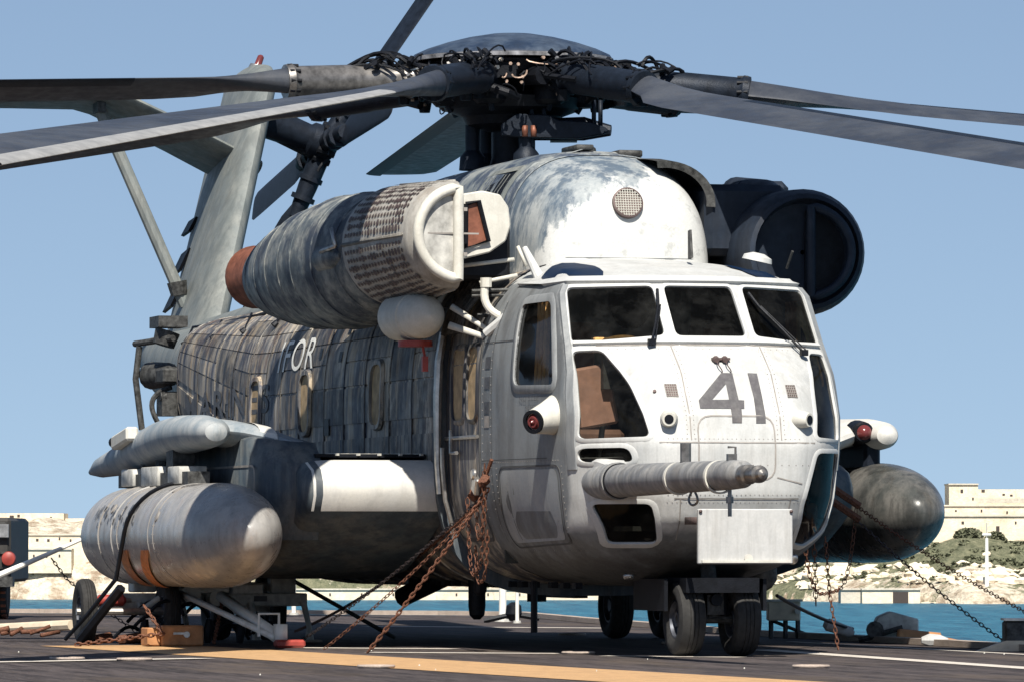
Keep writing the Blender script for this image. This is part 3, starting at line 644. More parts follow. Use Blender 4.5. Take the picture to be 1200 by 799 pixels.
# rivet lines (tiny studs, real geometry)
mb = MB(); 
def stud(p, n, r=.006): mb.lathe(p, n, [(0, r), (.004, r * .7)], 5)
for z in (1.73, 1.55):
    for i in range(22): y = -.62 + i * .06; stud(fs(y, z), Vector((1, 0, 0)), .005)
for i in range(34): stud(fs(-1.0 + i * .06, 2.50), Vector((1, 0, .3)), .005)
for z in np.arange(1.0, 3.0, .07): stud(ss_r(-2.72 - .03, z), Vector((0, -1, 0)), .005); stud(ss_r(-3.02, z), Vector((0, -1, 0)), .005)
mb.build('rivets', M_SEAM, nose, False)['kind'] = 'stuff'
# lapped panel seams and extra rivet rows on the front
mb = MB()
def fseam(p, q, n=14, wd=.005):
    p, q = Vector(p), Vector(q); t_ = (q - p).normalized(); n_ = Vector((-t_.y, t_.x)) * wd; mb.rings([[fs(*(p.lerp(q, i / (n - 1)) + n_), .004) for i in range(n)], [fs(*(p.lerp(q, i / (n - 1)) - n_), .004) for i in range(n)]], cap=False, closed=False)
for a_, b_ in (((-.62, 1.73), (.70, 1.73)), ((-.36, 2.52), (-.36, 1.75)), ((.40, 2.52), (.40, 1.75)), ((-.62, 1.55), (-.36, 1.38)), ((.36, 1.45), (.58, 1.40)), ((-.5, 1.28), (.55, 1.28)), ((-.45, 1.28), (-.42, .95)), ((.48, 1.28), (.45, .95)), ((-.9, 2.53), (.9, 2.53))): fseam(a_, b_)
mb.build('front_seams', M_SEAM, nose, False)['kind'] = 'stuff'
mb = MB()
for y in (-.39, -.33, .37, .43):
    for i in range(20): stud(fs(y, 1.76 + i * .038), Vector((1, 0, 0)), .0045)
for z in (1.31, 1.25, 1.76):
    for i in range(30): stud(fs(-.55 + i * .038, z), Vector((1, 0, 0)), .0045)
for k in range(26): stud(ss_r(-2.55 + k * .06, 1.60), Vector((0, -1, 0)), .005); stud(ss_r(-2.55 + k * .06, .86), Vector((0, -1, 0)), .005)
for z in np.arange(.95, 1.55, .05): stud(ss_r(-2.58, z), Vector((0, -1, 0)), .005); stud(ss_r(-.99, z), Vector((0, -1, 0)), .005)
mb.build('rivets', M_SEAM, nose, False)['kind'] = 'stuff'
# roof antenna blade + round roof vent
MB().box((-2.0, .24, 3.43), (.09, .022, .24), Matrix.Rotation(R(-6), 3, 'Y'), .7).build('blade_antenna', M_GRIME, nose, False)
mb = MB(); mb.tube([(-1.65, .98, 3.22), (-1.55, 1.0, 3.36)], .012, 6); mb.build('whip_antenna', M_GRIME, nose)
MB().lathe((-2.1, .86, 3.30), (.1, .2, 1), [(0, .13), (.04, .12), (.07, .05)], 20).build('roof_vent', M_NOSEW, nose)
# white hinged nose tray
tr_ = MB().box((.30, 0, .975), (.05, .79, .44)).build('hinged_nose_tray', M_WHITE, heli, bevel=.008)
mb = MB()
mb.box((.335, 0, .775), (.03, .74, .02)); mb.tube([(.33, .02, .80), (.345, .02, .80)], .034, 14); mb.build('tray_ledge', M_CREAM, tr_, angle=30)
mb = MB()
for dy in (-.38, .38): mb.tube([(.33, dy, 1.175), (.34, dy, 1.175)], .014, 8); mb.box((.12, dy, 1.1), (.36, .03, .06))
mb.build('tray_hinge', M_GRILLE, tr_)
mb = MB(); mb.lathe((-.9, -.62, .66), (.3, 0, -1), [(0, .05), (.03, .04)], 12); mb.lathe((-.4, .62, .80), (.6, 0, -.6), [(0, .05), (.03, .045)], 12); mb.build('belly_lamp', M_STEEL, heli)
MB().lathe((-1.7, .75, .70), (0, .1, -1), [(0, .15), (.1, .14), (.16, .09), (.19, .03)], 18).build('belly_dome', M_GRIME, heli)
# cockpit interior
ci = MB().box((-3.02, 0, 1.9), (.04, 2.2, 2.3)); ci.box((-2.0, 0, 1.55), (2.0, 2.2, .05)); ci.box((-.98, 0, 2.33), (.28, 1.7, .30)); ci.box((-1.4, 0, 1.9), (.7, .35, .6)); ci.box((-1.45, .92, 1.32), (.7, .03, .62)); ci.box((-1.45, -.92, 1.32), (.7, .03, .62)); ci.box((-1.2, 0, 1.04), (.7, 1.2, .04)); ci.box((-1.75, .98, 2.1), (.4, .03, .7)); ci.build('cockpit_interior', M_INT, nose, False)
mb = MB(); mb.box((-.85, .75, 1.35), (.1, .25, .3), Matrix.Rotation(R(20), 3, 'X')); mb.box((-.8, .9, 1.1), (.1, .12, .3)); mb.build('pedal_panel', M_SEAT, nose, bevel=.02)
for s in (-1, 1):
    mb = MB(); mb.box((-2.1, s * .62, 1.80), (.5, .5, .14)); mb.box((-2.38, s * .62, 2.2), (.12, .5, .75), Matrix.Rotation(R(-8), 3, 'Y')); mb.box((-2.42, s * .62, 2.68), (.1, .26, .2)); mb.build('pilot_seat', M_SEAT, nose, bevel=.04)
    mb = MB(); mb.box((-.95, s * .90, 2.12), (.05, .34, .50), Matrix.Rotation(R(10), 3, 'X')); mb.build('map_case', M_SEAT if s < 0 else M_INT, nose, bevel=.02)
    mb = MB()
    for k in range(5): mb.tube([(-1.72 - .07 * k, s * (1.1 - .01 * (k % 2)), 2.2), (-1.68 - .06 * k, s * (1.08 - .01 * (k % 2)), 2.95)], .028, 6)
    mb.build('side_curtain', M_CURTAIN, nose)
    mb = MB(); mb.tube([(-1.35, s * .75, 1.6), (-1.3, s * .7, 2.1)], .025, 6); mb.tube([(-.95, s * .6, 1.35), (-.95, s * .9, 1.35)], .03, 6); mb.tube([(-.8, s * .85, 1.0), (-1.2, s * .95, 1.5)], .03, 6); mb.build('control_stick', M_STEEL, nose)
mb = MB(); mb.tube(bez((-1.0, -.55, 2.55), (-1.2, -.4, 2.62), (-1.2, -.7, 2.62), (-1.0, -.8, 2.55)), .03, 8); mb.box((-.98, -.75, 2.56), (.12, .3, .08)); mb.build('glare_shield_item', M_CURTAIN, nose, bevel=.01)

# ---- refuelling probe
pr = MB(); ZP = 1.42; YP = -.93
pr.lathe((-1.6, YP, ZP), (1, 0, 0), [(0, .12), (.5, .15), (.72, .16), (.74, .150), (1.35, .150), (1.38, .135), (1.42, .150), (1.50, .150)], 28)
probe = pr.build('refuelling_probe', M_PROBE, heli)
MB().lathe((-.14, YP, ZP), (1, 0, .004), [(0, .135), (.2, .132), (1.9, .120), (3.1, .112), (3.35, .105), (3.40, .07), (3.45, .065)], 28).build('probe_tube', M_PROBE, probe)
for x in (-.12, 1.55, 2.62): MB().lathe((x, YP, ZP), (1, 0, 0), [(0, .115), (.0, .142 if x < 0 else .128), (.05, .142 if x < 0 else .128), (.05, .115)], 28, cap=False).build('clamp_ring', M_CREAM if x > 0 else M_BLACK, probe)
MB().lathe((3.28, YP, ZP + .01), (1, 0, 0), [(0, .075), (.12, .075), (.14, .055), (.30, .052), (.31, .066), (.37, .066), (.39, .045), (.44, .036), (.46, .01)], 20).build('probe_nozzle', M_CUFF, probe)
mb = MB(); mb.tube([(1.75, YP, ZP + .1), (1.75, YP, ZP + .27)], .045, 10); mb.box((2.95, YP, ZP + .14), (.05, .07, .06)); mb.tube([(2.95, YP + .03, ZP + .11), (2.95, YP + .03, ZP + .22), (2.95, YP - .03, ZP + .22)], .01, 5)
mb.tube(bez((1.9, YP, ZP - .11), (1.8, YP - .05, ZP - .24), (2.1, YP + .05, ZP - .24), (2.0, YP, ZP - .11)), .010, 5); mb.tube([(2.9, YP, ZP - .1), (2.9, YP, ZP - .3)], .016, 6); mb.tube([(2.9, YP, ZP - .15), (2.9, YP, ZP - .2)], .03, 8)
mb.build('probe_fittings', M_CUFF, probe)
mb = MB(); mb.rings([[Vector((-1.5, -1.1, 1.62)), Vector((-1.5, -.75, 1.62)), Vector((-1.5, -.75, 1.4)), Vector((-1.5, -1.1, 1.4))], [Vector((-.45, -1.02, 1.60)), Vector((-.35, -.80, 1.62)), Vector((-.35, -.8, 1.4)), Vector((-.45, -1.02, 1.4))], [Vector((.0, -.96, 1.53)), Vector((.0, -.9, 1.53)), Vector((0, -.9, 1.4)), Vector((0, -.96, 1.4))]])
mb.build('probe_fairing', M_NOSEW, probe, bevel=.02)

# ---- cabin
def sect(x, wy=1.3, hz=1.4, cz=1.96, n=72, p=3.4, grow=0.0):
    out = []
    for k in range(n):
        a = 2 * math.pi * k / n; c, s = math.cos(a), math.sin(a)
        out.append(Vector((x, (wy + grow) * math.copysign(abs(c) ** (2 / p), c), cz + (hz + grow) * math.copysign(abs(s) ** (2 / p), s))))
    return out
def cab(x, grow=0.0):
    """cabin cross-section: floor sweeps up behind x=-12 for the ramp"""
    k = min(max((-12.0 - x) / 4.2, 0), 1); bot = .56 + 1.5 * k; top = 3.36 - .03 * k
    return sect(x, 1.3 - .05 * k, (top - bot) / 2, (top + bot) / 2, grow=grow)
XC = [-3.1, -3.12] + list(np.linspace(-3.2, -4.3, 8)); 
cb = MB(); cb.rings([cab(x, -.0) for x in XC] , cap=False)
door = cb.build('crew_door_section', M_CABIN, heli)
cabin = MB().rings([cab(x, .03) for x in [-4.3] + list(np.linspace(-4.5, -16, 40))]).build('cabin_fuselage', M_CABIN, heli)
def cside(s, g=.03):
    def f(u, v, off=0):
        k = min(max((-12.0 - u) / 4.2, 0), 1); bot = .56 + 1.5 * k; top = 3.36 - .03 * k; hz = (top - bot) / 2 + g; cz = (top + bot) / 2; wy = 1.3 - .05 * k + g
        return Vector((u, s * (wy * (1 - min(abs(v - cz) / hz, .9999) ** 3.4) ** (1 / 3.4) + off), v))
    return f
cs, csd = cside(-1), cside(-1, 0.0)
# skin panels laid on the starboard side and shoulder, with gaps between
def arcz(t):  # t 0..1 from low side up over shoulder -> angle
    return t
def skin(x0, x1, a0, a1, parent, mat, th=.010, g=.03, gap=.012, n=4):
    mb = MB(); R_ = []
    xs_ = (x0 + gap, x1 - gap); aa = np.linspace(a0, a1, n)
    def P(x, a, off):
        k = min(max((-12.0 - x) / 4.2, 0), 1); bot = .56 + 1.5 * k; top = 3.36 - .03 * k; wy = 1.3 - .05 * k + g + off; hz = (top - bot) / 2 + g + off; cz = (top + bot) / 2
        c, s = math.cos(a), math.sin(a); return Vector((x, -wy * abs(c) ** (2 / 3.4), cz + hz * math.copysign(abs(s) ** (2 / 3.4), s)))
    da = .006
    for x in xs_: R_.append([P(x, aa[0] + da, 0.0)] + [P(x, min(max(a, aa[0] + da), aa[-1] - da), th) for a in aa] + [P(x, aa[-1] - da, 0.0)])
    m = MB(); m.rings(R_, cap=False, closed=False); nn = len(R_[0])
    base = [[P(xs_[i], a, -.004) for a in ([aa[0] + da] + list(aa) + [aa[-1] - da])] for i in (0, 1)]
    m.rings([base[0], R_[0]], cap=False, closed=False); m.rings([R_[1], base[1]], cap=False, closed=False)
    return m.build('skin_panel', mat, parent, angle=50)
colx = [-4.55, -5.35, -6.2, -7.15, -8.0, -8.8, -9.9, -10.7, -11.4, -12.2, -13.0, -13.9, -14.8, -15.9]
ang = [-.28, -.12, .0, .12, .26, .42, .60, .82, 1.08, 1.4]
wins = [(-6.65, 2.28), (-9.57, 2.27), (-11.77, 2.27)]
for i in range(len(colx) - 1):
    for j in range(len(ang) - 1):
        if i > 8 and j < 1: continue
        a0, a1 = ang[j], ang[j + 1]
        if i % 3 == 1 and j in (3, 6): continue
        if i % 3 == 1 and j in (4, 7): a0 = ang[j - 1]
        skin(colx[i + 1], colx[i], a0, a1, cabin, M_CABIN)
# raised stringer ribs
mb = MB()
for x in colx + [-4.36]:
    mb.rings([[p for p in [skp] for skp in [None]] for _ in range(0)] or [[Vector((x + dx, q.y, q.z)) for q in cab(x, g)[30:60]] for dx, g in ((-.012, .033), (-.010, .045), (.010, .045), (.012, .033))], cap=False, closed=False)
    mb.rings([[Vector((x + dx, q.y, q.z)) for q in cab(x, g)[18:44]] for dx, g in ((-.012, .033), (-.010, .045), (.010, .045), (.012, .033))], cap=False, closed=False)
mb.build('frame_ribs', M_CABIN, cabin)
# bulkhead flange at the door
fl = [[Vector((x, q.y, q.z)) for q in cab(-4.3, g)] for x, g in ((-4.26, 0), (-4.26, .10), (-4.34, .10), (-4.38, .03))]
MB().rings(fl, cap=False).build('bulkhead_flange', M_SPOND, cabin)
mb = MB(); mb.tube([cs(-4.22, z, .06) for z in (2.75, 2.5, 2.2, 1.9, 1.6, 1.35)], [.035, .04, .04, .035, .03, .03], 8); mb.tube([cs(-4.1, z, .05) for z in (1.75, 1.6, 1.3, 1.0)], .02, 6); mb.build('hose_bundle', M_STEEL, cabin)
for (x, z) in wins:
    lp = [(x - .2, z + .27), (x + .2, z + .27), (x + .2, z - .28), (x - .2, z - .28)]
    f = lambda u, v, off=0: cs(u, v, off + .014)
    window(lp, f, cabin, M_TAN, r=.14, fw=.04, proud=.03, fmat=M_CABIN, depth=-.002, gname='window')
window([(-4.05, 2.6), (-3.62, 2.6), (-3.64, 1.98), (-4.0, 1.98)], csd, door, M_TAN, r=.1, fw=.03, proud=.02, fmat=M_CABIN, depth=.0, gname='window')
window([(-3.52, 2.6), (-3.2, 2.6), (-3.2, 1.98), (-3.5, 1.98)], csd, door, M_TAN, r=.1, fw=.03, proud=.02, fmat=M_CABIN, depth=.0, gname='window')
seam([(-4.2, 2.75), (-3.12, 2.75), (-3.12, .95), (-4.2, .95)], csd, door, 'door_seam', .1, .03, M_SEAMD, .006)
mb = MB(); mb.tube([csd(-3.95, 1.9, .04), csd(-3.95, 1.7, .04), csd(-3.75, 1.7, .04)], .018, 6); mb.tube([csd(-4.2, 1.83, .02), csd(-3.12, 1.83, .02)], .018, 6); mb.build('door_handle', M_STEEL, door)
for (x, z, w_, h_) in ((-8.75, 2.10, .18, .16), (-8.3, 2.72, .12, .10), (-9.15, 2.78, .10, .1), (-8.2, 3.0, .12, .12), (-13.3, 2.35, .14, .08)):
    f = lambda u, v, off=0: cs(u, v, off + .012)
    fill(MB(), [D([(x, z), (x + w_, z), (x + w_, z - h_), (x, z - h_)])], f, .006, 0).build('small_vent', M_BLACK, cabin)
ftx = lambda u, v, off=0: cs(u, v, off + .006)
text_on('IFOR', ftx, .44, .68, (-10.95, 2.60), M_LETTER, cabin, 'lettering', bold=.0)['label'] = 'pale letters IFOR on the cabin side'
text_on('MARINES', ftx, .40, .98, (-15.5, 2.22), M_LETTERD, cabin, 'lettering', bold=.012)['label'] = 'faded dark letters MARINES on the rear cabin side'
# wire antenna along the shoulder
mb = MB(); P1, P2 = Vector((-16.6, -.98, 3.26)), Vector((-10.9, -.93, 3.33)); mb.tube(sag(P1, P2, .03, 8), .014, 6)
for k in range(5):
    a = P1.lerp(P2, k / 4.0); mb.tube([a, a + Vector((.55, -.20, -.20))], .013, 6); mb.lathe(a + Vector((.55, -.20, -.20)), (0, -.7, -.7), [(-.02, .03), (.03, .04)], 8)
mb.build('wire_antenna', M_BLACK, cabin)

# ---- tail boom beyond the fold, hinge gear
boom = MB().rings([sect(x, wy, hz, cz, p=p_) for x, wy, hz, cz, p_ in ((-16.15, 1.18, .66, 2.68, 3), (-17.2, 1.0, .62, 2.74, 2.6), (-19.5, .72, .55, 2.86, 2.4), (-22, .42, .42, 3.0, 2.2), (-23.6, .18, .25, 3.15, 2.1), (-23.9, .05, .08, 3.2, 2))]).build('tail_boom', M_TAIL, heli)
boom2 = MB().rings([sect(x, wy, hz, cz, p=2.2) for x, wy, hz, cz in ((-12.5, .1, .04, 3.3), (-13.5, .42, .22, 3.34), (-15, .5, .28, 3.34), (-17.5, .45, .3, 3.25), (-20, .3, .3, 3.2))]).build('tail_spine', M_TAIL, heli)
hg = MB().box((-16.3, -1.25, 2.72), (.5, .34, .16)).build('fold_hinge', M_GRIME, heli, bevel=.02)
mb = MB(); mb.tube([(-16.7, -1.55, 3.05), (-16.75, -1.58, 2.7), (-16.7, -1.52, 2.15)], .035, 8); mb.tube([(-16.1, -1.30, 3.12), (-16.8, -1.58, 3.08)], .035, 8); mb.tube([(-16.15, -1.3, 2.2), (-16.6, -1.45, 2.1)], .05, 8)
mb.box((-16.35, -1.3, 3.3), (.5, .32, .12)); mb.lathe((-16.3, -1.32, 3.2), (0, -.3, -1), [(0, .14), (.16, .12)], 12); mb.lathe((-16.9, -1.42, 2.74), (1, .3, 0), [(0, .06), (.08, .15), (.5, .13), (.7, .05)], 12)
mb.box((-16.3, -1.26, 2.42), (.3, .3, .26)); mb.tube(bez((-16.2, -1.3, 2.6), (-16.4, -1.6, 2.5), (-16.2, -1.5, 2.3), (-16.3, -1.35, 2.1)), .03, 6); mb.lathe((-16.2, -1.36, 2.5), (0, -1, 0), [(0, .06), (.06, .05)], 10)
mb.build('hinge_actuators', M_GRIME, hg, angle=40)

# ---- tail pylon
def foil(c, chord, th, cdir, ndir, n=24, tail=0.0):
    """airfoil ring; cdir points to the leading edge"""
    out = []
    for k in range(n):
        a = 2 * math.pi * k / n; u = .5 + .5 * math.cos(a); u2 = 1 - u      # u2=0 at LE
        t_ = th * 2.6 * (.2969 * math.sqrt(u2) - .126 * u2 - .3516 * u2 ** 2 + .2843 * u2 ** 3 - .1015 * u2 ** 4) * 1.9
        out.append(c + cdir * (u - .5) * chord + ndir * math.copysign(t_, math.sin(a)))
    return out
CX = Vector((1, 0, 0)); NY = Vector((0, math.cos(R(20)), -math.sin(R(20)))); UP = Vector((0, math.sin(R(20)), math.cos(R(20))))
pyl = []
for k in range(9):
    t_ = k / 8; c0 = Vector((-21.0, -.22, 2.75)).lerp(Vector((-23.2, 1.06, 6.45)), t_)
    pyl.append(foil(c0, lerp(3.0, 2.7, t_), lerp(.42, .36, t_), CX, NY, 32))
c0 = Vector((-23.3, 1.12, 6.60)); pyl.append(foil(c0, 2.1, .22, CX, NY, 32)); pyl.append(foil(c0 + UP * .06, .9, .08, CX, NY, 32))
pylon = MB().rings(pyl).build('tail_pylon', M_TAIL, heli)
mb = MB()
for t_, h_ in ((.28, .34), (.40, .34), (.52, .22), (.86, .2)):
    c0 = Vector((-21.0, -.22, 2.75)).lerp(Vector((-23.2, 1.06, 6.45)), t_); p = c0 + CX * (-.33 * lerp(3.0, 2.7, t_)) - NY * .10
    mb.rings([[p + UP * (h_ * b_) * .5 + CX * (.16 * a + .1 * b_) - NY * o_ for a, b_ in ((-1, -1), (1, -.6), (1, 1), (-1, .6))] for o_ in (0, .04)])
mb.build('pylon_vents', M_BLACK, pylon, False)
MB().lathe((-23.0, 1.13, 6.62), UP, [(0, .05), (.05, .05), (.06, .045), (.16, .04), (.18, .02)], 14).build('beacon_lamp', M_REDG, pylon)
MB().lathe((-23.0, 1.13, 6.60), UP, [(0, .11), (.06, .10)], 14).build('beacon_base', M_STEEL, pylon)
# gull stabiliser on the starboard side with strut
st = []
for (x, y, z, ch) in ((-22.6, .95, 5.30, 1.55), (-22.3, .0, 5.72, 1.5), (-22.1, -.95, 6.12, 1.45), (-22.1, -1.15, 6.17, 1.42), (-22.2, -1.9, 6.17, 1.35), (-22.5, -3.4, 6.16, 1.15), (-22.6, -3.6, 6.15, .9)):
    st.append(foil(Vector((x, y, z)), ch, .17, Vector((math.cos(R(8)), 0, math.sin(R(8)))), Vector((-math.sin(R(8)), 0, math.cos(R(8)))), 24))
stab = MB().rings(st).build('gull_stabiliser', M_TAIL, pylon)
MB().tube([(-21.9, -.98, 5.98), (-21.5, -.12, 3.86), (-21.5, -.05, 3.7)], .075, 10).build('stabiliser_strut', M_TAIL, pylon)
mb = MB(); mb.lathe((-21.5, -.14, 3.92), (0, .2, -1), [(-.06, .12), (.1, .1)], 10); mb.box((-21.9, -1.0, 6.03), (.3, .1, .12)); mb.build('strut_fitting', M_GRIME, pylon)
# ---- tail rotor
TRH = Vector((-22.9, 1.95, 5.72)); 
trr = MB().lathe(TRH - NY * .85, NY, [(0, .24), (.1, .20), (.62, .17), (.66, .21), (.8, .22), (.92, .2), (1.0, .1)], 16).build('tail_rotor_head', M_DARK, heli)
mb = MB(); mb.tube([TRH - NY * .8 + UP * -.1, TRH - NY * .1 - UP * .16], .07, 8)
for k in range(9):
    a = k * .7; pA = TRH + (UP * math.cos(a) + CX * math.sin(a)) * .22; mb.lathe(pA - NY * .1, NY, [(0, .05), (.22, .04)], 8)
    mb.tube(bez(pA, pA + NY * .2, pA + UP * .1 * math.cos(a), TRH + (UP * math.cos(a + .6) + CX * math.sin(a + .6)) * .4), .02, 5)
mb.build('pitch_links', M_BLACK, trr)
def tblade(dv, twist, L=3.05):
    dv = dv.normalized(); ch = (NY.cross(dv)).normalized(); nr = dv.cross(ch).normalized(); ch = ch * math.cos(twist) + nr * math.sin(twist); nr = dv.cross(ch).normalized()
    mb = MB(); mb.tube([TRH + dv * .15, TRH + dv * .55, TRH + dv * .95], [.13, .12, .09], 10)
    for r_ in (.45, .7): mb.lathe(TRH + dv * r_, dv, [(-.03, .15), (.03, .15)], 10)
    pts = ((.75, .16, .06), (1.0, .34, .05), (1.15, .39, .045), (2.6, .39, .035), (L - .1, .38, .03), (L, .30, .02))
    mb.rings([foil(TRH + dv * r_, c_, t_, ch, nr, 16) for r_, c_, t_ in pts])
    return mb.build('tail_rotor_blade', M_DARK, trr, angle=50)
tblade(UP + NY * .25 + CX * .10, R(18)); tblade(-UP - NY * .02 - CX * .10, R(80)); tblade(CX * 2.9 + UP * .30, R(8)); tblade(-CX * 2.9 - UP * .62, R(-8))

# ---- main rotor pylon fairing (doghouse)
def dsec(x, wy, top, p=2.7, bot=3.05):
    return sect(x, wy, (top - bot), bot, p=p, n=64)
ds = []
for x, wy, tp, p_ in ((-2.97, .20, 3.35, 2.2), (-2.98, .45, 3.62, 2.6), (-3.01, .60, 3.82, 2.9), (-3.06, .69, 3.94, 3.0), (-3.15, .75, 4.04, 3.0), (-3.3, .80, 4.12, 3.0), (-3.5, .845, 4.19, 3.0), (-3.75, .885, 4.26, 3.0), (-3.9, .905, 4.30, 3.0)): ds.append(dsec(x, wy, tp, p_))
ds += [dsec(x, wy, tp, p_) for x, wy, tp, p_ in ((-4.1, .93, 4.35, 2.9), (-4.7, .97, 4.37, 3.1), (-6, 1.0, 4.37, 3.2), (-7.6, 1.0, 4.37, 3.1), (-8.3, .95, 4.35, 2.8), (-9.5, .85, 4.27, 2.5), (-11, .7, 4.18, 2.3), (-12.3, .55, 3.95, 2.1), (-13.6, .42, 3.65, 2), (-14.8, .25, 3.42, 2))]
dog = MB().rings(ds[8:]).build('rotor_pylon_fairing', M_TOP, heli, angle=50)
MB().rings(ds[:9], cap=False).build('worn_front_cowl', M_TOPW, dog, angle=60)
MB().rings([[Vector((p.x + dx, p.y * k, 3.05 + (p.z - 3.05) * k)) for p in ds[8]] for dx, k in ((.03, 1.0), (.02, 1.008), (-.02, 1.008), (-.03, 1.0))], cap=False).build('cowl_joint', M_TOP, dog)
dfront = []
def dfs(u, v, off=0):   # point on fairing front by y,z
    lo = None
    def ins(x):
        for a, b in zip(ds[:-1], ds[1:]):
            xa, xb = a[0].x, b[0].x
            if xb <= x <= xa:
                t_ = (x - xa) / (xb - xa + 1e-9); wa, wb = max(p.y for p in a), max(p.y for p in b); ta, tb = max(p.z for p in a), max(p.z for p in b)
                wv_, tv = lerp(wa, wb, t_), lerp(ta, tb, t_) - 3.05; return (abs(u) / wv_) ** 2.7 + (max(v - 3.05, 0) / tv) ** 2.7 < 1
        return False
    xx = -2.95
    while xx > -6 and not ins(xx): xx -= .01
    return Vector((xx + off, u, v))
# white worn front shell panel over the fairing nose
zz = [3.36 + i * .07 for i in range(14)]; yy_ = [-.62 + i * .062 for i in range(23)]
mb = MB(); gr = [[dfs(y, z, .012) for y in yy_] for z in zz if z < 4.28]
mb.rings(gr, cap=False, closed=False); mb.build('worn_front_cowl', M_TOPW, dog, angle=60)
gy, gz = -.02, 3.83
cc = dfs(gy, gz, .02); axg = Vector((1, 0, .25)).normalized()
MB().lathe(cc - axg * .05, axg, [(0, .135), (.075, .135), (.08, .12), (.06, .118)], 28).build('round_grille', M_GRILLE, dog)
mb = MB(); u_ = Vector((0, 1, 0)); v_ = axg.cross(u_)
for k in range(-5, 6):
    h_ = math.sqrt(max(.12 ** 2 - (k * .022) ** 2, 0)); mb.tube([cc + axg * .028 + u_ * k * .022 - v_ * h_, cc + axg * .028 + u_ * k * .022 + v_ * h_], .0035, 4); mb.tube([cc + axg * .03 - u_ * h_ + v_ * k * .022, cc + axg * .03 + u_ * h_ + v_ * k * .022], .0035, 4)
mb.build('grille_bars', M_CREAM, dog)
# louvre window and side slots, starboard
def dside(x, z, off=0):
    for a, b in zip(ds[:-1], ds[1:]):
        if b[0].x <= x <= a[0].x:
            t_ = (x - a[0].x) / (b[0].x - a[0].x - 1e-9); w_ = lerp(max(p.y for p in a), max(p.y for p in b), t_); tp = lerp(max(p.z for p in a), max(p.z for p in b), t_) - 3.05
            return Vector((x, -(w_ * (1 - min(max(z - 3.05, 0) / tp, .999) ** 2.9) ** (1 / 2.9) + off), z))
    return Vector((x, -1 - off, z))
def dpatch(name, x0, x1, z0, z1, mat, off=.01, parent=dog):
    return MB().rings([[dside(x, z, off) for z in np.linspace(z0, z1, 6)] for x in np.linspace(x0, x1, 4)], cap=False, closed=False).build(name, mat, parent)
dpatch('louvre_opening', -4.20, -4.50, 3.80, 4.16, M_BLACK, .020); dpatch('louvre_opening', -4.58, -4.88, 3.80, 4.14, M_BLACK, .020)
seam([(-4.14, 4.20), (-4.94, 4.19), (-4.94, 3.75), (-4.14, 3.76)], dside, dog, 'louvre_frame', .05, .045, M_TAIL, .03)
for x in (-4.3, -4.4, -4.68, -4.78): MB().rings([[dside(x + dx, z, .03) for z in (3.80, 4.0, 4.15)] for dx in (-.012, .012)], cap=False, closed=False).build('louvre_slat', M_TAIL, dog)
dpatch('slot_vent', -5.2, -5.32, 3.5, 4.0, M_BLACK, .014)
mb = MB()
for x in (-4.05, -5.1, -5.95, -7.2, -8.4): mb.rings([[dside(x + dx, z, o_) for z in np.linspace(3.35, 4.36, 9)] for dx, o_ in ((-.02, 0), (-.015, .02), (.015, .02), (.02, 0))], cap=False, closed=False)
mb.build('cowl_ribs', M_TOP, dog)
for (x0, x1, z0, z1) in ((-4.15, -4.95, 3.36, 3.70), (-5.4, -5.85, 3.4, 4.2), (-6.0, -7.15, 3.4, 3.8), (-6.0, -7.15, 3.83, 4.25), (-7.25, -8.35, 3.4, 4.2)): dpatch('cowl_panel', x0, x1, z0, z1, M_TOP, .012)
# scoop on the port shoulder
mb = MB(); mb.rings([[Vector((x, .40 + r_ * 1.25 * math.cos(a), 3.86 + r_ * math.sin(a))) for a in np.linspace(-.1, 1.75, 14)] for x, r_ in ((-3.28, .30), (-3.26, .36), (-3.6, .40), (-4.2, .44), (-4.3, .38))], cap=False, closed=False); mb.build('exhaust_scoop', M_GRIME, dog)
mb = MB(); mb.box((-4.3, -.1, 4.38), (.5, .16, .05)); mb.lathe((-4.6, .1, 4.37), (0, 0, 1), [(0, .06), (.05, .05)], 10); mb.box((-4.2, .30, 4.33), (.4, .22, .06)); mb.build('roof_fittings', M_GRIME, dog, bevel=.01)

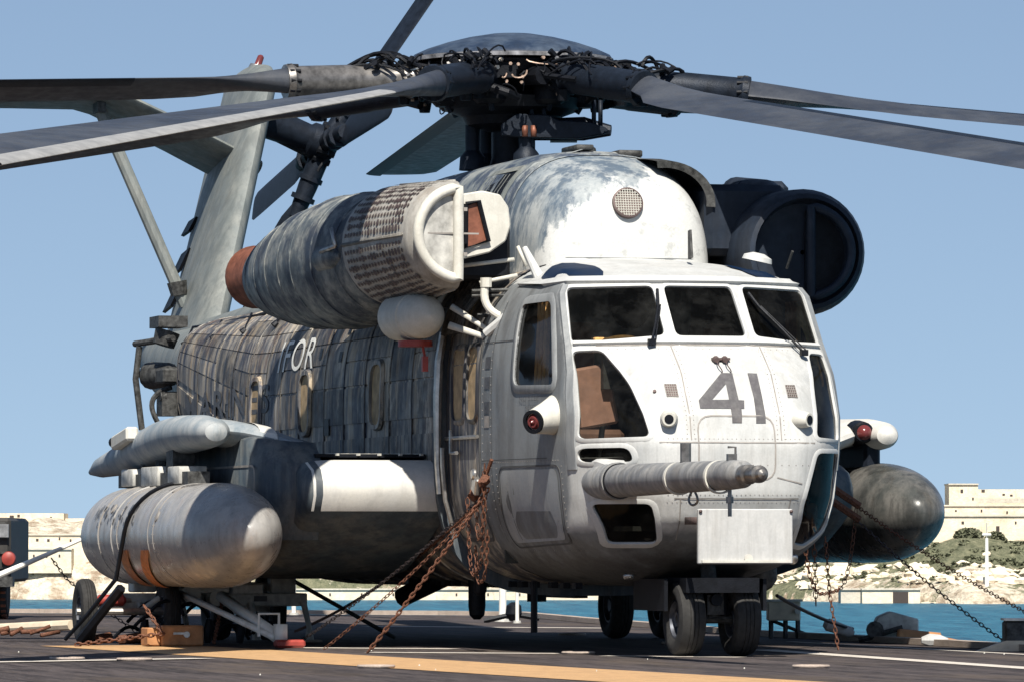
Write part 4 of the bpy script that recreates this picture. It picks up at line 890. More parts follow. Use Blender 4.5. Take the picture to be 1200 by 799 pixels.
# ---- engine nacelles
def nacelle(s, mat, cap_mat, ringm, perf=True):
    A = Vector((-2.75, -1.58, 3.53)) if s < 0 else Vector((-2.75, 1.50, 3.42)); B = Vector((-8.95, s * 1.93, 3.45)); ax = (B - A).normalized()
    prof = [(-.03, .40), (.0, .50), (.55, .575), (1.4, .60), (2.4, .55), (3.3, .45), (3.9, .345), (3.92, .30)]
    e_ = MB().lathe(A + ax * 1.7 - Vector((0, 0, .05)), ax, prof, 44).build('engine_nacelle', mat, heli)
    MB().lathe(A + ax * 5.55, ax, [(0, .27), (.06, .285), (.75, .285), (.78, .30), (.82, .30), (.82, .26), (.2, .24), (.18, .0)], 30, cap=False).build('exhaust_pipe', M_RUSTP, e_)
    up = Vector((0, 0, 1)); sd = ax.cross(up).normalized()
    if sd.y * s < 0: sd = -sd           # sd points outboard
    f = -ax
    # D-shaped intake cap: flat on the inboard side
    flat = -.015
    def Dp(r, fl, n=28):
        a0 = math.acos(max(-1, min(1, fl / r))); return [A + sd * (r * math.cos(a)) + up * (r * math.sin(a)) for a in np.linspace(-a0, a0, n)]
    path = Dp(.385, flat + .045); path = path + [path[-1].lerp(path[0], k / 6) for k in range(1, 7)]
    mb = MB(); rs = []
    for i, p in enumerate(path[:-1]):
        q = path[(i + 1) % (len(path) - 1)]; p0_ = path[i - 1] if i else path[-2]; t_ = (q - p0_).normalized(); nn = t_.cross(f).normalized()
        rs.append([p + f * .09 + (nn * math.cos(a) + f * math.sin(a)) * (.047 if s < 0 else .04) for a in [k * math.pi / 4 for k in range(8)]])
    rs.append(rs[0]); mb.rings(rs, cap=False); mb.build('intake_ring', ringm, e_, angle=50)
    mb = MB(); dd = Dp(.36, flat + .03); mb.rings([[p + f * k for p in dd] for k in ((.0, .07) if s < 0 else (-.12, -.06))]); mb.build('intake_plate', cap_mat, e_)
    mb = MB(); mb.box(A + f * .075 + sd * .1, (.012, .50, .014)); 
    for zz_ in (-.18, .2): mb.box(A + f * .15 + sd * flat * .8 + up * zz_, (.02, .03, .03))
    if s < 0: mb.build('plate_seam', M_SEAM, e_)
    def DD(t_, r_, n=40):
        a0 = math.acos(max(-1, min(1, (flat - .06 * t_) / r_))); return [A + ax * t_ + sd * (r_ * math.cos(a)) + up * (r_ * math.sin(a)) for a in np.linspace(-a0, a0, n)]
    # perforated barrel filter
    if perf:
        bar = MB(); nseg = 40
        for (t0, t1) in ((.10, 1.68),):
            pass
        bar.rings([DD(t_, r_) for t_, r_ in ((-.01, .40), (.05, .44), (.1, .455), (.9, .50), (1.64, .53), (1.72, .52))])
        bar.build('filter_barrel', M_BARREL, e_)
        holes = MB(); rr_ = random.Random(5)
        for ia in range(0, 44):
            a = math.pi * 2 * ia / 44; band = (ia % 11) in (0,)
            if math.cos(a) < .02: continue
            if band: continue
            for k in range(20):
                t_ = .18 + k * .076 + (.038 if ia % 2 else 0)
                if 1.60 < t_: continue
                r_ = float(np.interp(t_, (.1, .9, 1.64), (.458, .503, .533))) + .002; rad = sd * math.cos(a) + up * math.sin(a); tan = ax.cross(rad); c_ = A + ax * t_ + rad * (r_ + .002); q_ = .022 if rr_.random() < .7 else .034
                holes.add([c_ + (ax * math.cos(b_) * 1.15 + tan * math.sin(b_)) * q_ for b_ in [m * math.pi / 3 for m in range(6)]], [tuple(range(6))])
        h_ = holes.build('filter_holes', M_GRILLE, e_, False); h_['kind'] = 'stuff'
        mb = MB()
        for ai in (0, 11, 22, 33, 44):
            a = math.pi * 2 * ai / 44; rad = sd * math.cos(a) + up * math.sin(a)
            if math.cos(a) < -.05: continue
            mb.tube([A + ax * .12 + rad * .455, A + ax * 1.66 + rad * .532], .018, 6)
        mb.build('barrel_ribs', M_BARREL, e_)
    # cowl seams
    mb = MB()
    for t_, r_ in ((.25, .535), (.8, .585), (1.4, .60), (1.9, .577), (2.4, .55), (3.0, .485), (3.6, .398)): mb.lathe(A + ax * 1.7 - Vector((0, 0, .05)), ax, [(t_ - .012, r_ - .01), (t_ - .008, r_ + .006), (t_ + .008, r_ + .006), (t_ + .012, r_ - .01)], 44, cap=False)
    mb.build('cowl_bands', mat, e_)
    return e_, A, ax, sd, up
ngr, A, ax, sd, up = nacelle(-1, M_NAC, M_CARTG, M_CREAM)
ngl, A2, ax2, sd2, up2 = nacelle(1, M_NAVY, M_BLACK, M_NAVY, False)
# latch horn on the starboard barrel side
mb = MB(); mb.lathe(A + ax * 2.05 + sd * .50 - up * .08, ax, [(-.25, .03), (-.1, .10), (.25, .13), (.5, .06)], 14); mb.build('side_scoop', M_NAC, ngr)
mb = MB(); mb.tube([A + ax * 1.75 + sd * .57, A + ax * 2.1 + sd * .60 - up * .03], .02, 6); mb.tube([A + ax * 1.75 + sd * .57, A + ax * 1.9 + sd * .56 + up * .16], .02, 6); mb.build('support_rods', M_STEEL, ngr)
# side shroud behind port intake
mb = MB(); mb.box((-4.6, 1.15, 3.72), (2.6, .75, .62)); mb.box((-5.2, 1.55, 4.02), (2.2, .5, .2)); mb.build('port_engine_duct', M_NAVY, heli, bevel=.06)
mb = MB(); mb.lathe(A2 - ax2 * .05, ax2, [(1.9, .56), (1.8, .60), (.12, .545), (0, .50), (-.02, .46), (.04, .44), (.14, .42), (.15, .02)], 40, cap=False); mb.lathe((-3.7, 1.45, 3.95), (1, .0, -.1), [(-.9, .14), (0, .15), (.25, .10)], 16); mb.lathe(A2 + ax2 * .25 - Vector((0, .05, .36)), ax2, [(0, .10), (.3, .2), (1.6, .24)], 20); mb.build('port_filter_barrel', M_NAVY, ngl)
# support arms and open bay door between nacelle and fairing
mb = MB(); mb.box((-4.1, -1.28, 3.42), (2.0, .5, .5)); mb.box((-5.6, -1.35, 3.45), (2.4, .7, .4)); mb.build('engine_bay', M_BLACK, heli, bevel=.03)
d0 = Vector((-2.9, -1.36, 3.62))
dl = [d0 + Vector((0, .62 * a, .62 * b)) for a, b in ((-.25, .42), (.05, .47), (.3, .42), (.42, .25), (.45, .0), (.38, -.22), (.15, -.38), (-.25, -.48))]
dr_in = [d0 + Vector((.01, .62 * a, .62 * b)) for a, b in ((-.2, .28), (-.02, .32), (.12, -.22), (-.2, -.32))]
od = MB().rings([[p + Vector((k, 0, 0)) for p in dl] for k in (-.05, .0)]).build('bay_door', M_CREAM, heli, bevel=.012)
MB().rings([[p + Vector((k, 0, 0)) for p in dr_in] for k in (.0, .008)]).build('bay_opening', M_RUSTP, od)
mb = MB(); q4 = [p + Vector((.02, 0, 0)) for p in dr_in]; mb.tube(q4 + [q4[0]], .022, 6); mb.build('opening_rim', M_BLACK, od)
mb = MB(); b0 = Vector((-3.1, -1.2, 3.25))
mb.tube([(-3.1, -1.45, 3.28), (-3.1, -1.0, 3.34)], .02, 6); mb.tube([(-3.0, -1.33, 3.13), (-3.0, -1.0, 3.2)], .02, 6); mb.tube([(-3.05, -.98, 3.45), (-3.0, -.92, 3.28)], .016, 6); mb.build('bay_struts', M_CREAM, heli)
# grey-white ducts and links in front of the engine
mb = MB(); mb.tube(bez((-2.9, -1.30, 3.13), (-2.9, -1.36, 2.92), (-2.85, -1.25, 2.82), (-2.75, -1.02, 2.80), 12), .035, 10); mb.lathe((-2.9, -1.30, 3.12), (0, 0, 1), [(-.03, .05), (.05, .05)], 10); mb.build('bleed_air_duct', M_CREAM, heli)
mb = MB(); mb.tube([(-2.5, -.92, 3.08), (-2.7, -1.12, 2.88), (-2.9, -1.3, 2.7)], [.05, .045, .04], 8); mb.tube([(-2.5, -.9, 3.08), (-2.75, -1.0, 3.42)], [.055, .025], 10)
mb.lathe((-2.5, -.9, 3.06), (0, 0, 1), [(-.05, .09), (.06, .05)], 12); mb.build('forked_probe_mast', M_NOSEW, heli)
mb = MB(); mb.tube([(-3.0, -1.4, 3.06), (-3.0, -.95, 3.08)], .018, 6); mb.tube([(-3.0, -1.4, 3.02), (-3.0, -1.0, 3.03)], .014, 6); mb.tube([(-3.2, -1.3, 2.86), (-3.2, -1.0, 2.87)], .02, 6)
for a in range(7): mb.tube([(-3.25 - .1 * a, -1.12 - .02 * a, 3.22), (-3.35 - .1 * a, -1.36, 2.9), (-3.4 - .1 * a, -1.4, 2.72)], .022, 5)
mb.build('hydraulic_lines', M_GRIME, heli)
# white pod under the nacelle with rods
pod = MB().lathe((-3.25, -1.70, 2.86), (-1, -.05, .02), [(-.02, .0), (.0, .06), (.05, .12), (.12, .165), (.22, .19), (.36, .195), (.37, .205), (.9, .205), (1.05, .15), (1.1, .05)], 30).build('white_sensor_pod', M_CREAM, heli)
MB().lathe((-3.7, -1.72, 2.63), (0, 0, 1), [(-.02, .15), (.03, .15)], 18).build('red_ring', M_RED, pod)
mb = MB(); mb.tube([(-3.3, -1.5, 2.94), (-3.1, -1.2, 2.72), (-3.0, -1.12, 2.60)], [.03, .02, .02], 6); mb.tube([(-3.3, -1.52, 2.78), (-3.1, -1.2, 2.66), (-3.0, -1.08, 2.58)], [.035, .025, .02], 6); mb.lathe((-3.12, -1.2, 2.68), (1, 0, 0), [(-.03, .06), (.03, .06)], 8); mb.tube([(-3.7, -1.7, 2.7), (-3.7, -1.45, 3.1)], .03, 6)
mb.build('pod_rods', M_CREAM, pod)
mb = MB(); mb.tube([(-3.6, -1.68, 2.62), (-3.6, -1.66, 2.52)], .012, 5); mb.box((-3.6, -1.66, 2.46), (.04, .05, .13)); mb.build('red_tag', M_RED, pod)

# ---- sponsons, stub wings, drop tanks
def sponson(s, mat_nose, mat_side, wingm):
    rings = []
    prof = [(-6.6, .60), (-5.9, .68), (-5.3, .86), (-4.75, 1.06), (-4.45, 1.20), (-4.35, 1.34), (-4.36, 1.46), (-4.45, 1.57), (-4.7, 1.645), (-5.6, 1.69)]
    def ring(y, k=1, sh=0):
        cx, cz = -5.6, 1.2
        P = [Vector((cx + (x - cx) * k + sh, s * y, cz + (z - cz) * k)) for x, z in prof]
        tail = [(-8.5, 1.72), (-11, 1.55), (-12.2, 1.3), (-12.4, 1.1), (-11.8, .85), (-10, .62)]
        return P + [Vector((x, s * y, cz + (z - cz) * k)) for x, z in tail]
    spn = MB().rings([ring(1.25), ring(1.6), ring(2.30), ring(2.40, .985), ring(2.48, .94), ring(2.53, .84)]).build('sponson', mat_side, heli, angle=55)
    # leading-edge nose shell, its sunlit brightness put into a paler colour
    n1 = MB(); rs = []
    for y, k in ((1.30, 1.012), (2.20, 1.012), (2.36, .995), (2.45, .96), (2.50, .88)):
        rs.append([Vector((-5.6 + (x + 5.6) * k, s * y, 1.2 + (z - 1.2) * k)) for x, z in prof[4:9]])
    n1.rings(rs, cap=False, closed=False); n1.build('sponson_leading_edge', mat_nose, spn, angle=60)
    return spn
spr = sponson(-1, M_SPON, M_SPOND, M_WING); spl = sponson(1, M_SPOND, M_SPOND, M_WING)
# outboard grey shoulder and clamp collar, starboard
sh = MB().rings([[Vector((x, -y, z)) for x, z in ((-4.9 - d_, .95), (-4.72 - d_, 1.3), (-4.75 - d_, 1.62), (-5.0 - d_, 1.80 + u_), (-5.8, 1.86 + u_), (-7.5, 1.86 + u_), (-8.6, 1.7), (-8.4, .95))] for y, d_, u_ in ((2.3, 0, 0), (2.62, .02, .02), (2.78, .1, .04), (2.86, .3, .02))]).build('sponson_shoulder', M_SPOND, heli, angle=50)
seam([(-8.3, 1.6), (-4.95, 1.6), (-4.95, 1.1), (-8.3, 1.1)], lambda u, v, off=0: Vector((u, -2.86 - off, v)), sh, 'panel_seam', .1, .02, M_SEAM)
dark = MB()
for k in range(9): dark.box((-4.86 - .02 * (k % 2), -1.42 - k * .095, 1.70), (.16, .03, .02), Matrix.Rotation(R(25), 3, 'Z'))
dark.build('walkway_strips', M_CREAM, spr, False)
MB().box((-5.75, -1.85, 1.69), (1.9, 1.0, .03)).build('walkway_mat', M_BLACK, spr, False)
def wing(s, mat):
    # gull arm from shoulder to a long tip fairing
    arm = [foil(Vector((-6.1, s * 2.35, 1.72)), 2.3, .24, CX, Vector((0, 0, 1)), 28), foil(Vector((-6.35, s * 2.62, 1.84)), 2.3, .25, CX, Vector((0, 0, 1)), 28), foil(Vector((-6.6, s * 2.85, 1.90)), 2.3, .25, CX, Vector((0, 0, 1)), 28), foil(Vector((-6.8, s * 3.05, 1.93)), 2.2, .25, CX, Vector((0, 0, 1)), 28)]
    a_ = MB().rings(arm).build('stub_wing', mat, heli)
    P = []
    for x, z, rz, ry in ((-5.30, 1.90, .02, .02), (-5.34, 1.90, .08, .10), (-5.5, 1.905, .125, .16), (-5.9, 1.91, .155, .2), (-6.8, 1.90, .18, .22), (-7.6, 1.86, .19, .22), (-8.4, 1.80, .18, .20), (-9.5, 1.72, .15, .16), (-10.6, 1.66, .10, .11), (-11.2, 1.62, .03, .03)):
        P.append([Vector((x, s * 3.12 + ry * math.cos(b_), z + rz * math.sin(b_))) for b_ in [k * 2 * math.pi / 24 for k in range(24)]])
    f_ = MB().rings(P).build('wing_tip_fairing', mat, a_)
    return a_, f_
wr, wf = wing(-1, M_WING); wl, wfl = wing(1, M_SPON)
MB().rings([foil(Vector((-6.35 + k, -2.60, 1.84)), 2.36, .262, CX, Vector((0, 0, 1)), 28) for k in (0,)] + [foil(Vector((-6.5, -2.72, 1.875)), 2.36, .265, CX, Vector((0, 0, 1)), 28)], cap=False).build('wing_collar', M_SPON, wr)
MB().box((-8.45, -3.33, 1.90), (.75, .12, .13), Matrix.Rotation(R(-6), 3, 'Y')).build('position_light_box', M_CREAM, wf, bevel=.02)
MB().lathe((-8.82, -3.35, 1.87), (-1, -.2, 0), [(0, .05), (.04, .05)], 12).build('lamp_lens', M_BLACK, wf)
lx = Vector((-5.5, 2.93, 1.93))
MB().lathe(lx, (1, -.1, 0), [(-.2, .12), (.05, .10), (.07, .08)], 18).build('lamp_housing', M_BLACK, wfl); MB().lathe(lx + Vector((.07, 0, 0)), (1, -.1, 0), [(0, .07), (.03, .05), (.05, .02)], 16).build('lamp_lens', M_REDG, wfl)
MB().box((-6.4, 3.05, 1.66), (1.7, .16, .4), None).build('tank_pylon', M_DARK, wl, bevel=.03)
mb = MB(); 
for x, wd, h_ in ((-8.35, .55, .16), (-7.3, .75, .18), (-6.2, .5, .16)): mb.box((x, -3.2, 1.53), (wd, .26, h_))
mb.build('tank_rack', M_CARTG, wr, bevel=.01)
mb = MB(); mb.box((-7.3, -3.2, 1.50), (3.2, .2, .12)); mb.tube([(-7.6, -3.15, 1.5), (-7.6, -3.12, 1.85)], .07, 8); mb.box((-6.75, -3.15, 1.62), (.3, .2, .3)); mb.tube([(-8.2, -3.2, 1.6), (-8.2, -3.2, 1.66)], .03, 6); mb.tube([(-6.9, -3.2, 1.6), (-6.9, -3.2, 1.68)], .03, 6); mb.build('rack_fittings', M_GRIME, wr, angle=30)
def tank(s, zc, mat, label=None):
    A = Vector((-3.45 if s < 0 else -4.55, s * (3.23 if s < 0 else 3.15), zc)); prof = []
    L = 4.95
    for k in range(15): a = k / 14 * math.pi / 2; prof.append((1.30 * (1 - math.cos(a)) - .15, .455 * math.sin(a) ** .98 + .001))
    prof += [(2.2, .458), (2.9, .458), (4.9 if s < 0 else 2.95, .452)]
    for k in range(1, 13): a = k / 12 * math.pi / 2; prof.append(((4.9 if s < 0 else 2.95) + 1.35 * math.sin(a), .452 * math.cos(a) ** .8 + .001))
    return MB().lathe(A, (-1, 0, 0), prof, 48).build('drop_tank', mat, heli)
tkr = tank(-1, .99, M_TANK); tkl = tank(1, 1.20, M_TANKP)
mb = MB()
for t_ in (1.6, 3.3): mb.lathe((-3.98 - t_, -3.23, .99), (-1, 0, 0), [(-.015, .455), (-.01, .464), (.01, .464), (.015, .455)], 48, cap=False)
mb.build('tank_bands', M_TANK, tkr)
for s_, tk_, zc_, y_ in ((-1, tkr, .99, -3.23), (1, tkl, 1.20, 3.15)):
    mb = MB()
    for x in ((-5.35, -7.0, -7.9) if s_ < 0 else (-6.2, -7.6)): mb.lathe((x, y_, zc_), (-1, 0, 0), [(-.004, .44), (-.003, .4615), (.003, .4615), (.004, .44)], 48, cap=False)
    mb.build('weld_seams', M_SEAM, tk_)['kind'] = 'stuff'
    for x, v in (((-5.45, .5), (-6.6, .35), (-5.3, 1.2), (-7.5, 1.0)) if s_ < 0 else ((-6.3, .4), (-6.5, 1.1))):
        n_ = Vector((0, s_ * math.sin(v) if s_ < 0 else -math.sin(v), math.cos(v))); MB().lathe(Vector((x, y_, zc_)) + n_ * .455, n_, [(0, .05), (.008, .05), (.012, .035)], 16).build('filler_cap', M_STEEL if x == -5.2 else M_SEAM, tk_)
    mb = MB()
    for x in ((-5.3, -5.4, -6.95, -7.05, -7.85, -7.95) if s_ < 0 else (-6.15, -6.25, -7.55)):
        for k in range(36): n_ = Vector((0, math.sin(k * .175), math.cos(k * .175))); mb.lathe(Vector((x, y_, zc_)) + n_ * .457, n_, [(0, .006), (.003, .004)], 4)
    mb.build('rivets', M_SEAM, tk_, False)
text_on('U.S. NAVY', lambda u, v, off=0: Vector((u, -3.23 - .462 * math.sin(v), .99 + .462 * math.cos(v))), -.9, 1.0, (-8.6, 1.62), M_LETTERD, tkr, 'stencil_text') if False else None
mb = MB(); r5 = random.Random(4)
for k in range(46):
    x = -8.2 + r5.random() * 1.9; v = r5.choice([1.0, 1.12, 1.22, 1.32]) + r5.uniform(-.05, .05); ln = r5.uniform(.03, .09)
    mb.rings([[Vector((x + dx, -3.23 - .4615 * math.sin(v + dv_), .99 + .4615 * math.cos(v + dv_))) for dv_ in (-ln, 0, ln)] for dx in (-.014, .014)], cap=False, closed=False)
mb.build('stencil_marks', M_LETTERD, tkr, False)
mb = MB()
for k in range(12): mb.rings([[Vector((-5.0 - k * .07 + dx, -3.23 - .459 * math.sin(v), .99 + .459 * math.cos(v))) for v in np.linspace(.05, .30 + .02 * k, 6)] for dx in (-.012, .012)], cap=False, closed=False)
mb.build('louvre_slits', M_GRIME, tkr, False)

# ---- landing gear
def wheel(parent, c, r, wd, hubm=M_RIM, rimf=.52, axis=Vector((0, 1, 0))):
    c = Vector(c); h = wd / 2
    ty = MB().lathe(c, axis, [(-h * .72, r * rimf), (-h * .98, r * .66), (-h, r * .8), (-h * .86, r * .93), (-h * .55, r * .985), (-h * .34, r), (-h * .30, r * .975), (-h * .25, r), (-.004, r), (0, r * .975), (.004, r), (h * .25, r), (h * .30, r * .975), (h * .34, r), (h * .55, r * .985), (h * .86, r * .93), (h, r * .8), (h * .98, r * .66), (h * .72, r * rimf)], 40, cap=False).build('tyre', M_RUBBER, parent)
    rm = MB().lathe(c, axis, [(-h * .55, .02), (-h * .62, r * .18), (-h * .35, r * .24), (-h * .30, r * .42), (-h * .74, r * .47), (-h * .74, r * rimf), (h * .74, r * rimf), (h * .74, r * .47), (h * .30, r * .42), (h * .35, r * .24), (h * .62, r * .18), (h * .55, .02)], 28)
    for k in range(7):
        a = 2 * math.pi * k / 7; q = c + Vector((math.cos(a), 0, math.sin(a))) * r * .33
        for sg in (-1, 1): rm.lathe(q + axis * h * .3 * sg, axis * sg, [(0, .03 * r / .3), (.015, .025 * r / .3)], 6)
    rm.build('rim', hubm, parent); return ty
ng = MB().tube([(-.6, 0, .3), (-.72, 0, .75)], .065, 12).build('nose_gear', M_GRIME, heli)
mb = MB(); mb.tube([(-.6, -.3, .305), (-.6, .3, .305)], .04, 10); mb.box((-.56, 0, .42), (.12, .14, .16)); mb.tube([(-.5, .05, .55), (-.52, .05, .35)], .02, 6); mb.build('axle', M_GRIME, ng)
mb = MB()
for sg in (-1, 1): mb.box((-.95, sg * .42, .50), (.9, .03, .26)); mb.tube([(-.9, sg * .1, .32), (-1.3, sg * .2, .62)], .04, 8); mb.tube([(-.55, sg * .09, .33), (-.62, sg * .12, .62)], .03, 8)
mb.box((-1.2, 0, .46), (.5, .5, .16)); mb.lathe((-.5, .0, .46), (1, 0, 0), [(-.04, .05), (.04, .05)], 12); mb.build('gear_linkage', M_BLACK, ng)
for dy in (-.235, .235): wheel(ng, (-.6, dy, .305), .305, .225)
mb = MB(); mb.box((-.75, 0, .58), (.9, .62, .12)); mb.box((-.85, 0, .42), (.25, .26, .3)); mb.build('gear_gap_shade', M_BLACK, heli)  # black blocks added to stand for shade between the nose wheels
for s in (-1, 1):
    mg = MB().tube([(-9.45, s * 1.98, .32), (-9.6, s * 1.98, 1.1)], .09, 12).build('main_gear', M_GRIME, heli)
    mb = MB(); mb.tube([(-9.45, s * 1.98 - .3, .32), (-9.45, s * 1.98 + .3, .32)], .045, 10); mb.tube([(-9.45, s * 1.98, .5), (-8.9, s * 1.9, 1.0)], .04, 8); mb.build('axle', M_STEEL, mg)
    for dy in (-.25, .25): wheel(mg, (-9.45, s * 1.98 + dy, .32), .32, .22)
# belly details
mb = MB(); mb.lathe((-4.6, -.9, .62), (-.2, 0, -1), [(0, .06), (.12, .06), (.16, .03)], 10); mb.box((-5.9, .2, .50), (1.3, .12, .14)); mb.tube([(-3.0, -.85, .6), (-3.0, -.85, .16)], .03, 6); mb.tube([(-5.3, -.2, .6), (-5.3, -.2, .40)], .09, 10)
for k in range(14): mb.box((-2.0 - k * .45, -.75 + .02 * (k % 3), .565), (.12, .06, .05))
mb.build('belly_fittings', M_BLACK, heli, angle=30)
tbm = MB().tube([(-7.0, -.6, .62), (-7.5, -.9, .42)], .09, 10).build('belly_drain_pipe', M_BLACK, heli)
mb = MB(); mb.tube([(-5.5, -.7, .62), (-5.5, -.7, .36)], .08, 12); mb.lathe((-5.5, -.7, .36), (0, 0, -1), [(0, .08), (.08, .07), (.12, .03)], 12); mb.build('belly_antenna', M_BLACK, heli)

# ---- main rotor
HX = Vector((-6.9, 0, 0))
head = MB().lathe(HX + Vector((0, 0, 4.35)), (0, 0, 1), [(0, .22), (.12, .19), (.36, .19), (.42, .42), (.5, .46), (.56, .62), (.66, .66), (.74, .5), (.80, .55), (.86, .8), (.98, .86), (1.02, .7), (1.08, .45)], 36).build('main_rotor_head', M_BLACK, heli)
MB().lathe(HX + Vector((0, 0, 5.36)), (0, 0, 1), [(0, .80), (.0, .90), (.03, .93), (.06, .91), (.11, .80), (.17, .62), (.22, .42), (.255, .22), (.27, .05), (.27, .0)], 48, cap=False).build('rotor_head_dome', paint('dome_paint', (.018, .03, .055), (.06, .08, .11), (.008, .012, .02), streak=.3, dirt=.2, stains=.02, seed=31, rough=.4), head)
MB().lathe(HX + Vector((0, 0, 5.35)), (0, 0, 1), [(0, .905), (.0, .935), (.035, .94), (.045, .90)], 48, cap=False).build('dome_rim', simple('chalky_rim', (.20, .20, .21), .7, 0, .8, 9), head)
# swashplate arms, scissors, servo cans
mb = MB(); mb.tube([HX + Vector((.25, .1, 4.72)), HX + Vector((.5, .55, 4.72)), HX + Vector((.6, .78, 4.70))], [.10, .11, .05], 8)
for a in range(7):
    an = R(98 - 51.43 * a); dv = RT * math.cos(an) + VF * math.sin(an); mb.tube([HX + dv * .60 + Vector((0, 0, 4.88)), HX + dv * .72 + Vector((0, 0, 5.08))], .028, 6)
for x, y in ((-.45, -.12), (.12, .12), (.5, .0), (-.1, -.35)): mb.lathe(HX + Vector((x, y, 4.36)), (0, 0, 1), [(0, .13), (.12, .12), (.18, .07), (.42, .07)], 12)
mb.box(HX + RT * .48 + Vector((0, 0, 4.71)), (.25, .85, .13), ROTC.copy() @ Matrix.Rotation(R(0), 3, 'Z')); mb.build('swashplate', M_DARK, head, bevel=0)
ar = MB(); q0 = HX + RT * .15 - VF * .5
ar.rings([[q0 + RT * x + Vector((0, 0, 4.71 + z)) - VF * k for x, z in ((-.25, .03), (-.1, .13), (.18, .12), (.28, .07), (.52, .06), (.70, .01), (.74, -.03), (.68, -.06), (.45, -.10), (.0, -.09), (-.25, -.07))] for k in (0, .09)]); ar.build('scissor_arm', M_DARK, head, bevel=.01)
mb = MB(); 
for dx_ in (-.02, .03): mb.lathe(q0 - VF * .1 + RT * dx_ * 1.6 + Vector((0, 0, 4.68)), (0, 0, 1), [(-.05, .028), (.05, .028)], 8)
mb.build('copper_springs', M_RUSTP, head)
mb = MB()
for x, z0, z1 in ((.66, 4.73, 4.97), (.60, 4.74, 4.97), (.03, 4.78, 4.95), (.14, 4.78, 4.93)): mb.tube([q0 + RT * x + Vector((0, 0, z0)), q0 + RT * x + Vector((0, 0, z1))], .022, 6)
mb.build('control_rods', M_DARK, head)
kr = {0: .006, 1: .034, 2: .094, 3: .157, 4: .133, 5: .04, 6: .089}
rh = random.Random(9)
PIT = {0: (2, 0), 1: (9, 10), 2: (11, 13), 3: (8, 12), 4: (5, -12), 5: (9, 14), 6: (8, 8)}
for a in range(7):
    an = R(97 - 51.43 * a); k = kr[a]
    dv = RT * math.cos(an) + VF * math.sin(an); tg = -RT * math.sin(an) + VF * math.cos(an)
    Zb = 5.17
    P = lambda r, o=0, h=0: HX + dv * r + tg * o + Vector((0, 0, Zb - k * max(r - .9, 0) + h))
    # cuff and hinge
    mb = MB(); mb.tube([P(.55), P(.95), P(1.0), P(1.05), P(1.55), P(1.6), P(2.1), P(2.14), P(2.2)], [.14, .15, .17, .15, .145, .15, .145, .17, .16], 18)
    bl = mb.build('rotor_blade', M_CUFF if a == 5 else M_DARK, head)
    sec = []; N_ = 26
    for i in range(N_ + 1):
        r_ = 2.15 + (12.04 - 2.15) * i / N_; tw = R(lerp(*PIT[a], r_ / 12.04)); g = min(1, max(0, (r_ - 2.15) / (1.0 if a in (3, 5) else 1.8))); g = g * g * (3 - 2 * g)
        ch = lerp(.27, .76, g); th = lerp(.25, .05, g ** .6); off = -lerp(0, .19, g)
        if i == N_: ch, th = .55, .02
        cd = tg * math.cos(tw) + Vector((0, 0, math.sin(tw))); nd = Vector((0, 0, math.cos(tw))) - tg * math.sin(tw)
        sec.append(foil(P(r_) + cd * off, ch, th, cd, nd, 26))
    MB().rings(sec).build('blade_skin', M_BLADE, bl, angle=60)
    # abrasion strip on the leading edge
    le = []
    for i in range(4, N_ + 1):
        r_ = 2.15 + (12.04 - 2.15) * i / N_; tw = R(lerp(*PIT[a], r_ / 12.04)); cd = tg * math.cos(tw) + Vector((0, 0, math.sin(tw))); nd = Vector((0, 0, math.cos(tw))) - tg * math.sin(tw); g = min(1, max(0, (r_ - 2.15) / (1.0 if a in (3, 5) else 1.8))); g = g * g * (3 - 2 * g)
        f_ = foil(P(r_) + cd * -lerp(0, .19, g), lerp(.27, .76, g) * 1.006, lerp(.25, .05, g ** .6) * 1.04, cd, nd, 26)
        le.append([f_[j] for j in (22, 23, 24, 25, 0, 1, 2, 3, 4)])
    MB().rings(le, cap=False, closed=False).build('leading_edge_strip', M_BLADEL if a in (4,) else M_DARK, bl)
    # damper, horns, bolts, hose clutter on each arm
    mb = MB(); mb.tube([P(.35, -.24, .02), P(.95, -.27, .0)], .085, 10); mb.tube([P(.9, -.27), P(1.3, -.14)], .03, 6); mb.box(P(.75, .2, .05), (.22, .16, .14), Matrix.Rotation(an, 3, 'Z')); mb.tube([P(.95, .1, -.1), P(.95, .28, -.16), P(.8, .32, -.2)], .04, 8)
    mb.lathe(P(.62, 0, .0), (0, 0, 1), [(-.24, .12), (-.2, .16), (.19, .16), (.22, .1)], 14); mb.lathe(P(1.02, -.1, -.12), (0, 0, -1), [(0, .07), (.1, .05)], 10); mb.box(P(1.0, 0, .14), (.1, .2, .08), Matrix.Rotation(an, 3, 'Z'))
    for q_ in range(10): b_ = q_ * math.pi / 5; mb.lathe(P(2.14, .15 * math.cos(b_), .15 * math.sin(b_)), dv, [(-.05, .02), (.05, .02)], 6)
    mb.build('hinge_and_damper', M_BLACK, bl, angle=30)
    mb = MB()
    for q_ in range(26):
        r0 = rh.uniform(.4, 1.25); r1 = r0 + rh.uniform(.1, .55); o0, o1 = rh.uniform(-.3, .3), rh.uniform(-.22, .22); h0, h1 = rh.uniform(.0, .22), rh.uniform(.06, .22)
        mb.tube(bez(P(r0, o0, h0), P(lerp(r0, r1, .3), o0, h0 + rh.uniform(.05, .16)), P(lerp(r0, r1, .7), o1, h1 + rh.uniform(-.03, .12)), P(min(r1, 1.6), o1, h1 - .05), 8), rh.choice([.009, .013, .018]), 5)
    for q_ in range(9): p_ = P(rh.uniform(.5, 1.5), rh.uniform(-.2, .2), rh.uniform(.10, .22)); mb.lathe(p_, (rh.uniform(-1, 1), rh.uniform(-1, 1), .6), [(-.04, .026), (.04, .03)], 7)
    mb.build('hoses', M_BLACK, bl)
    mb = MB()
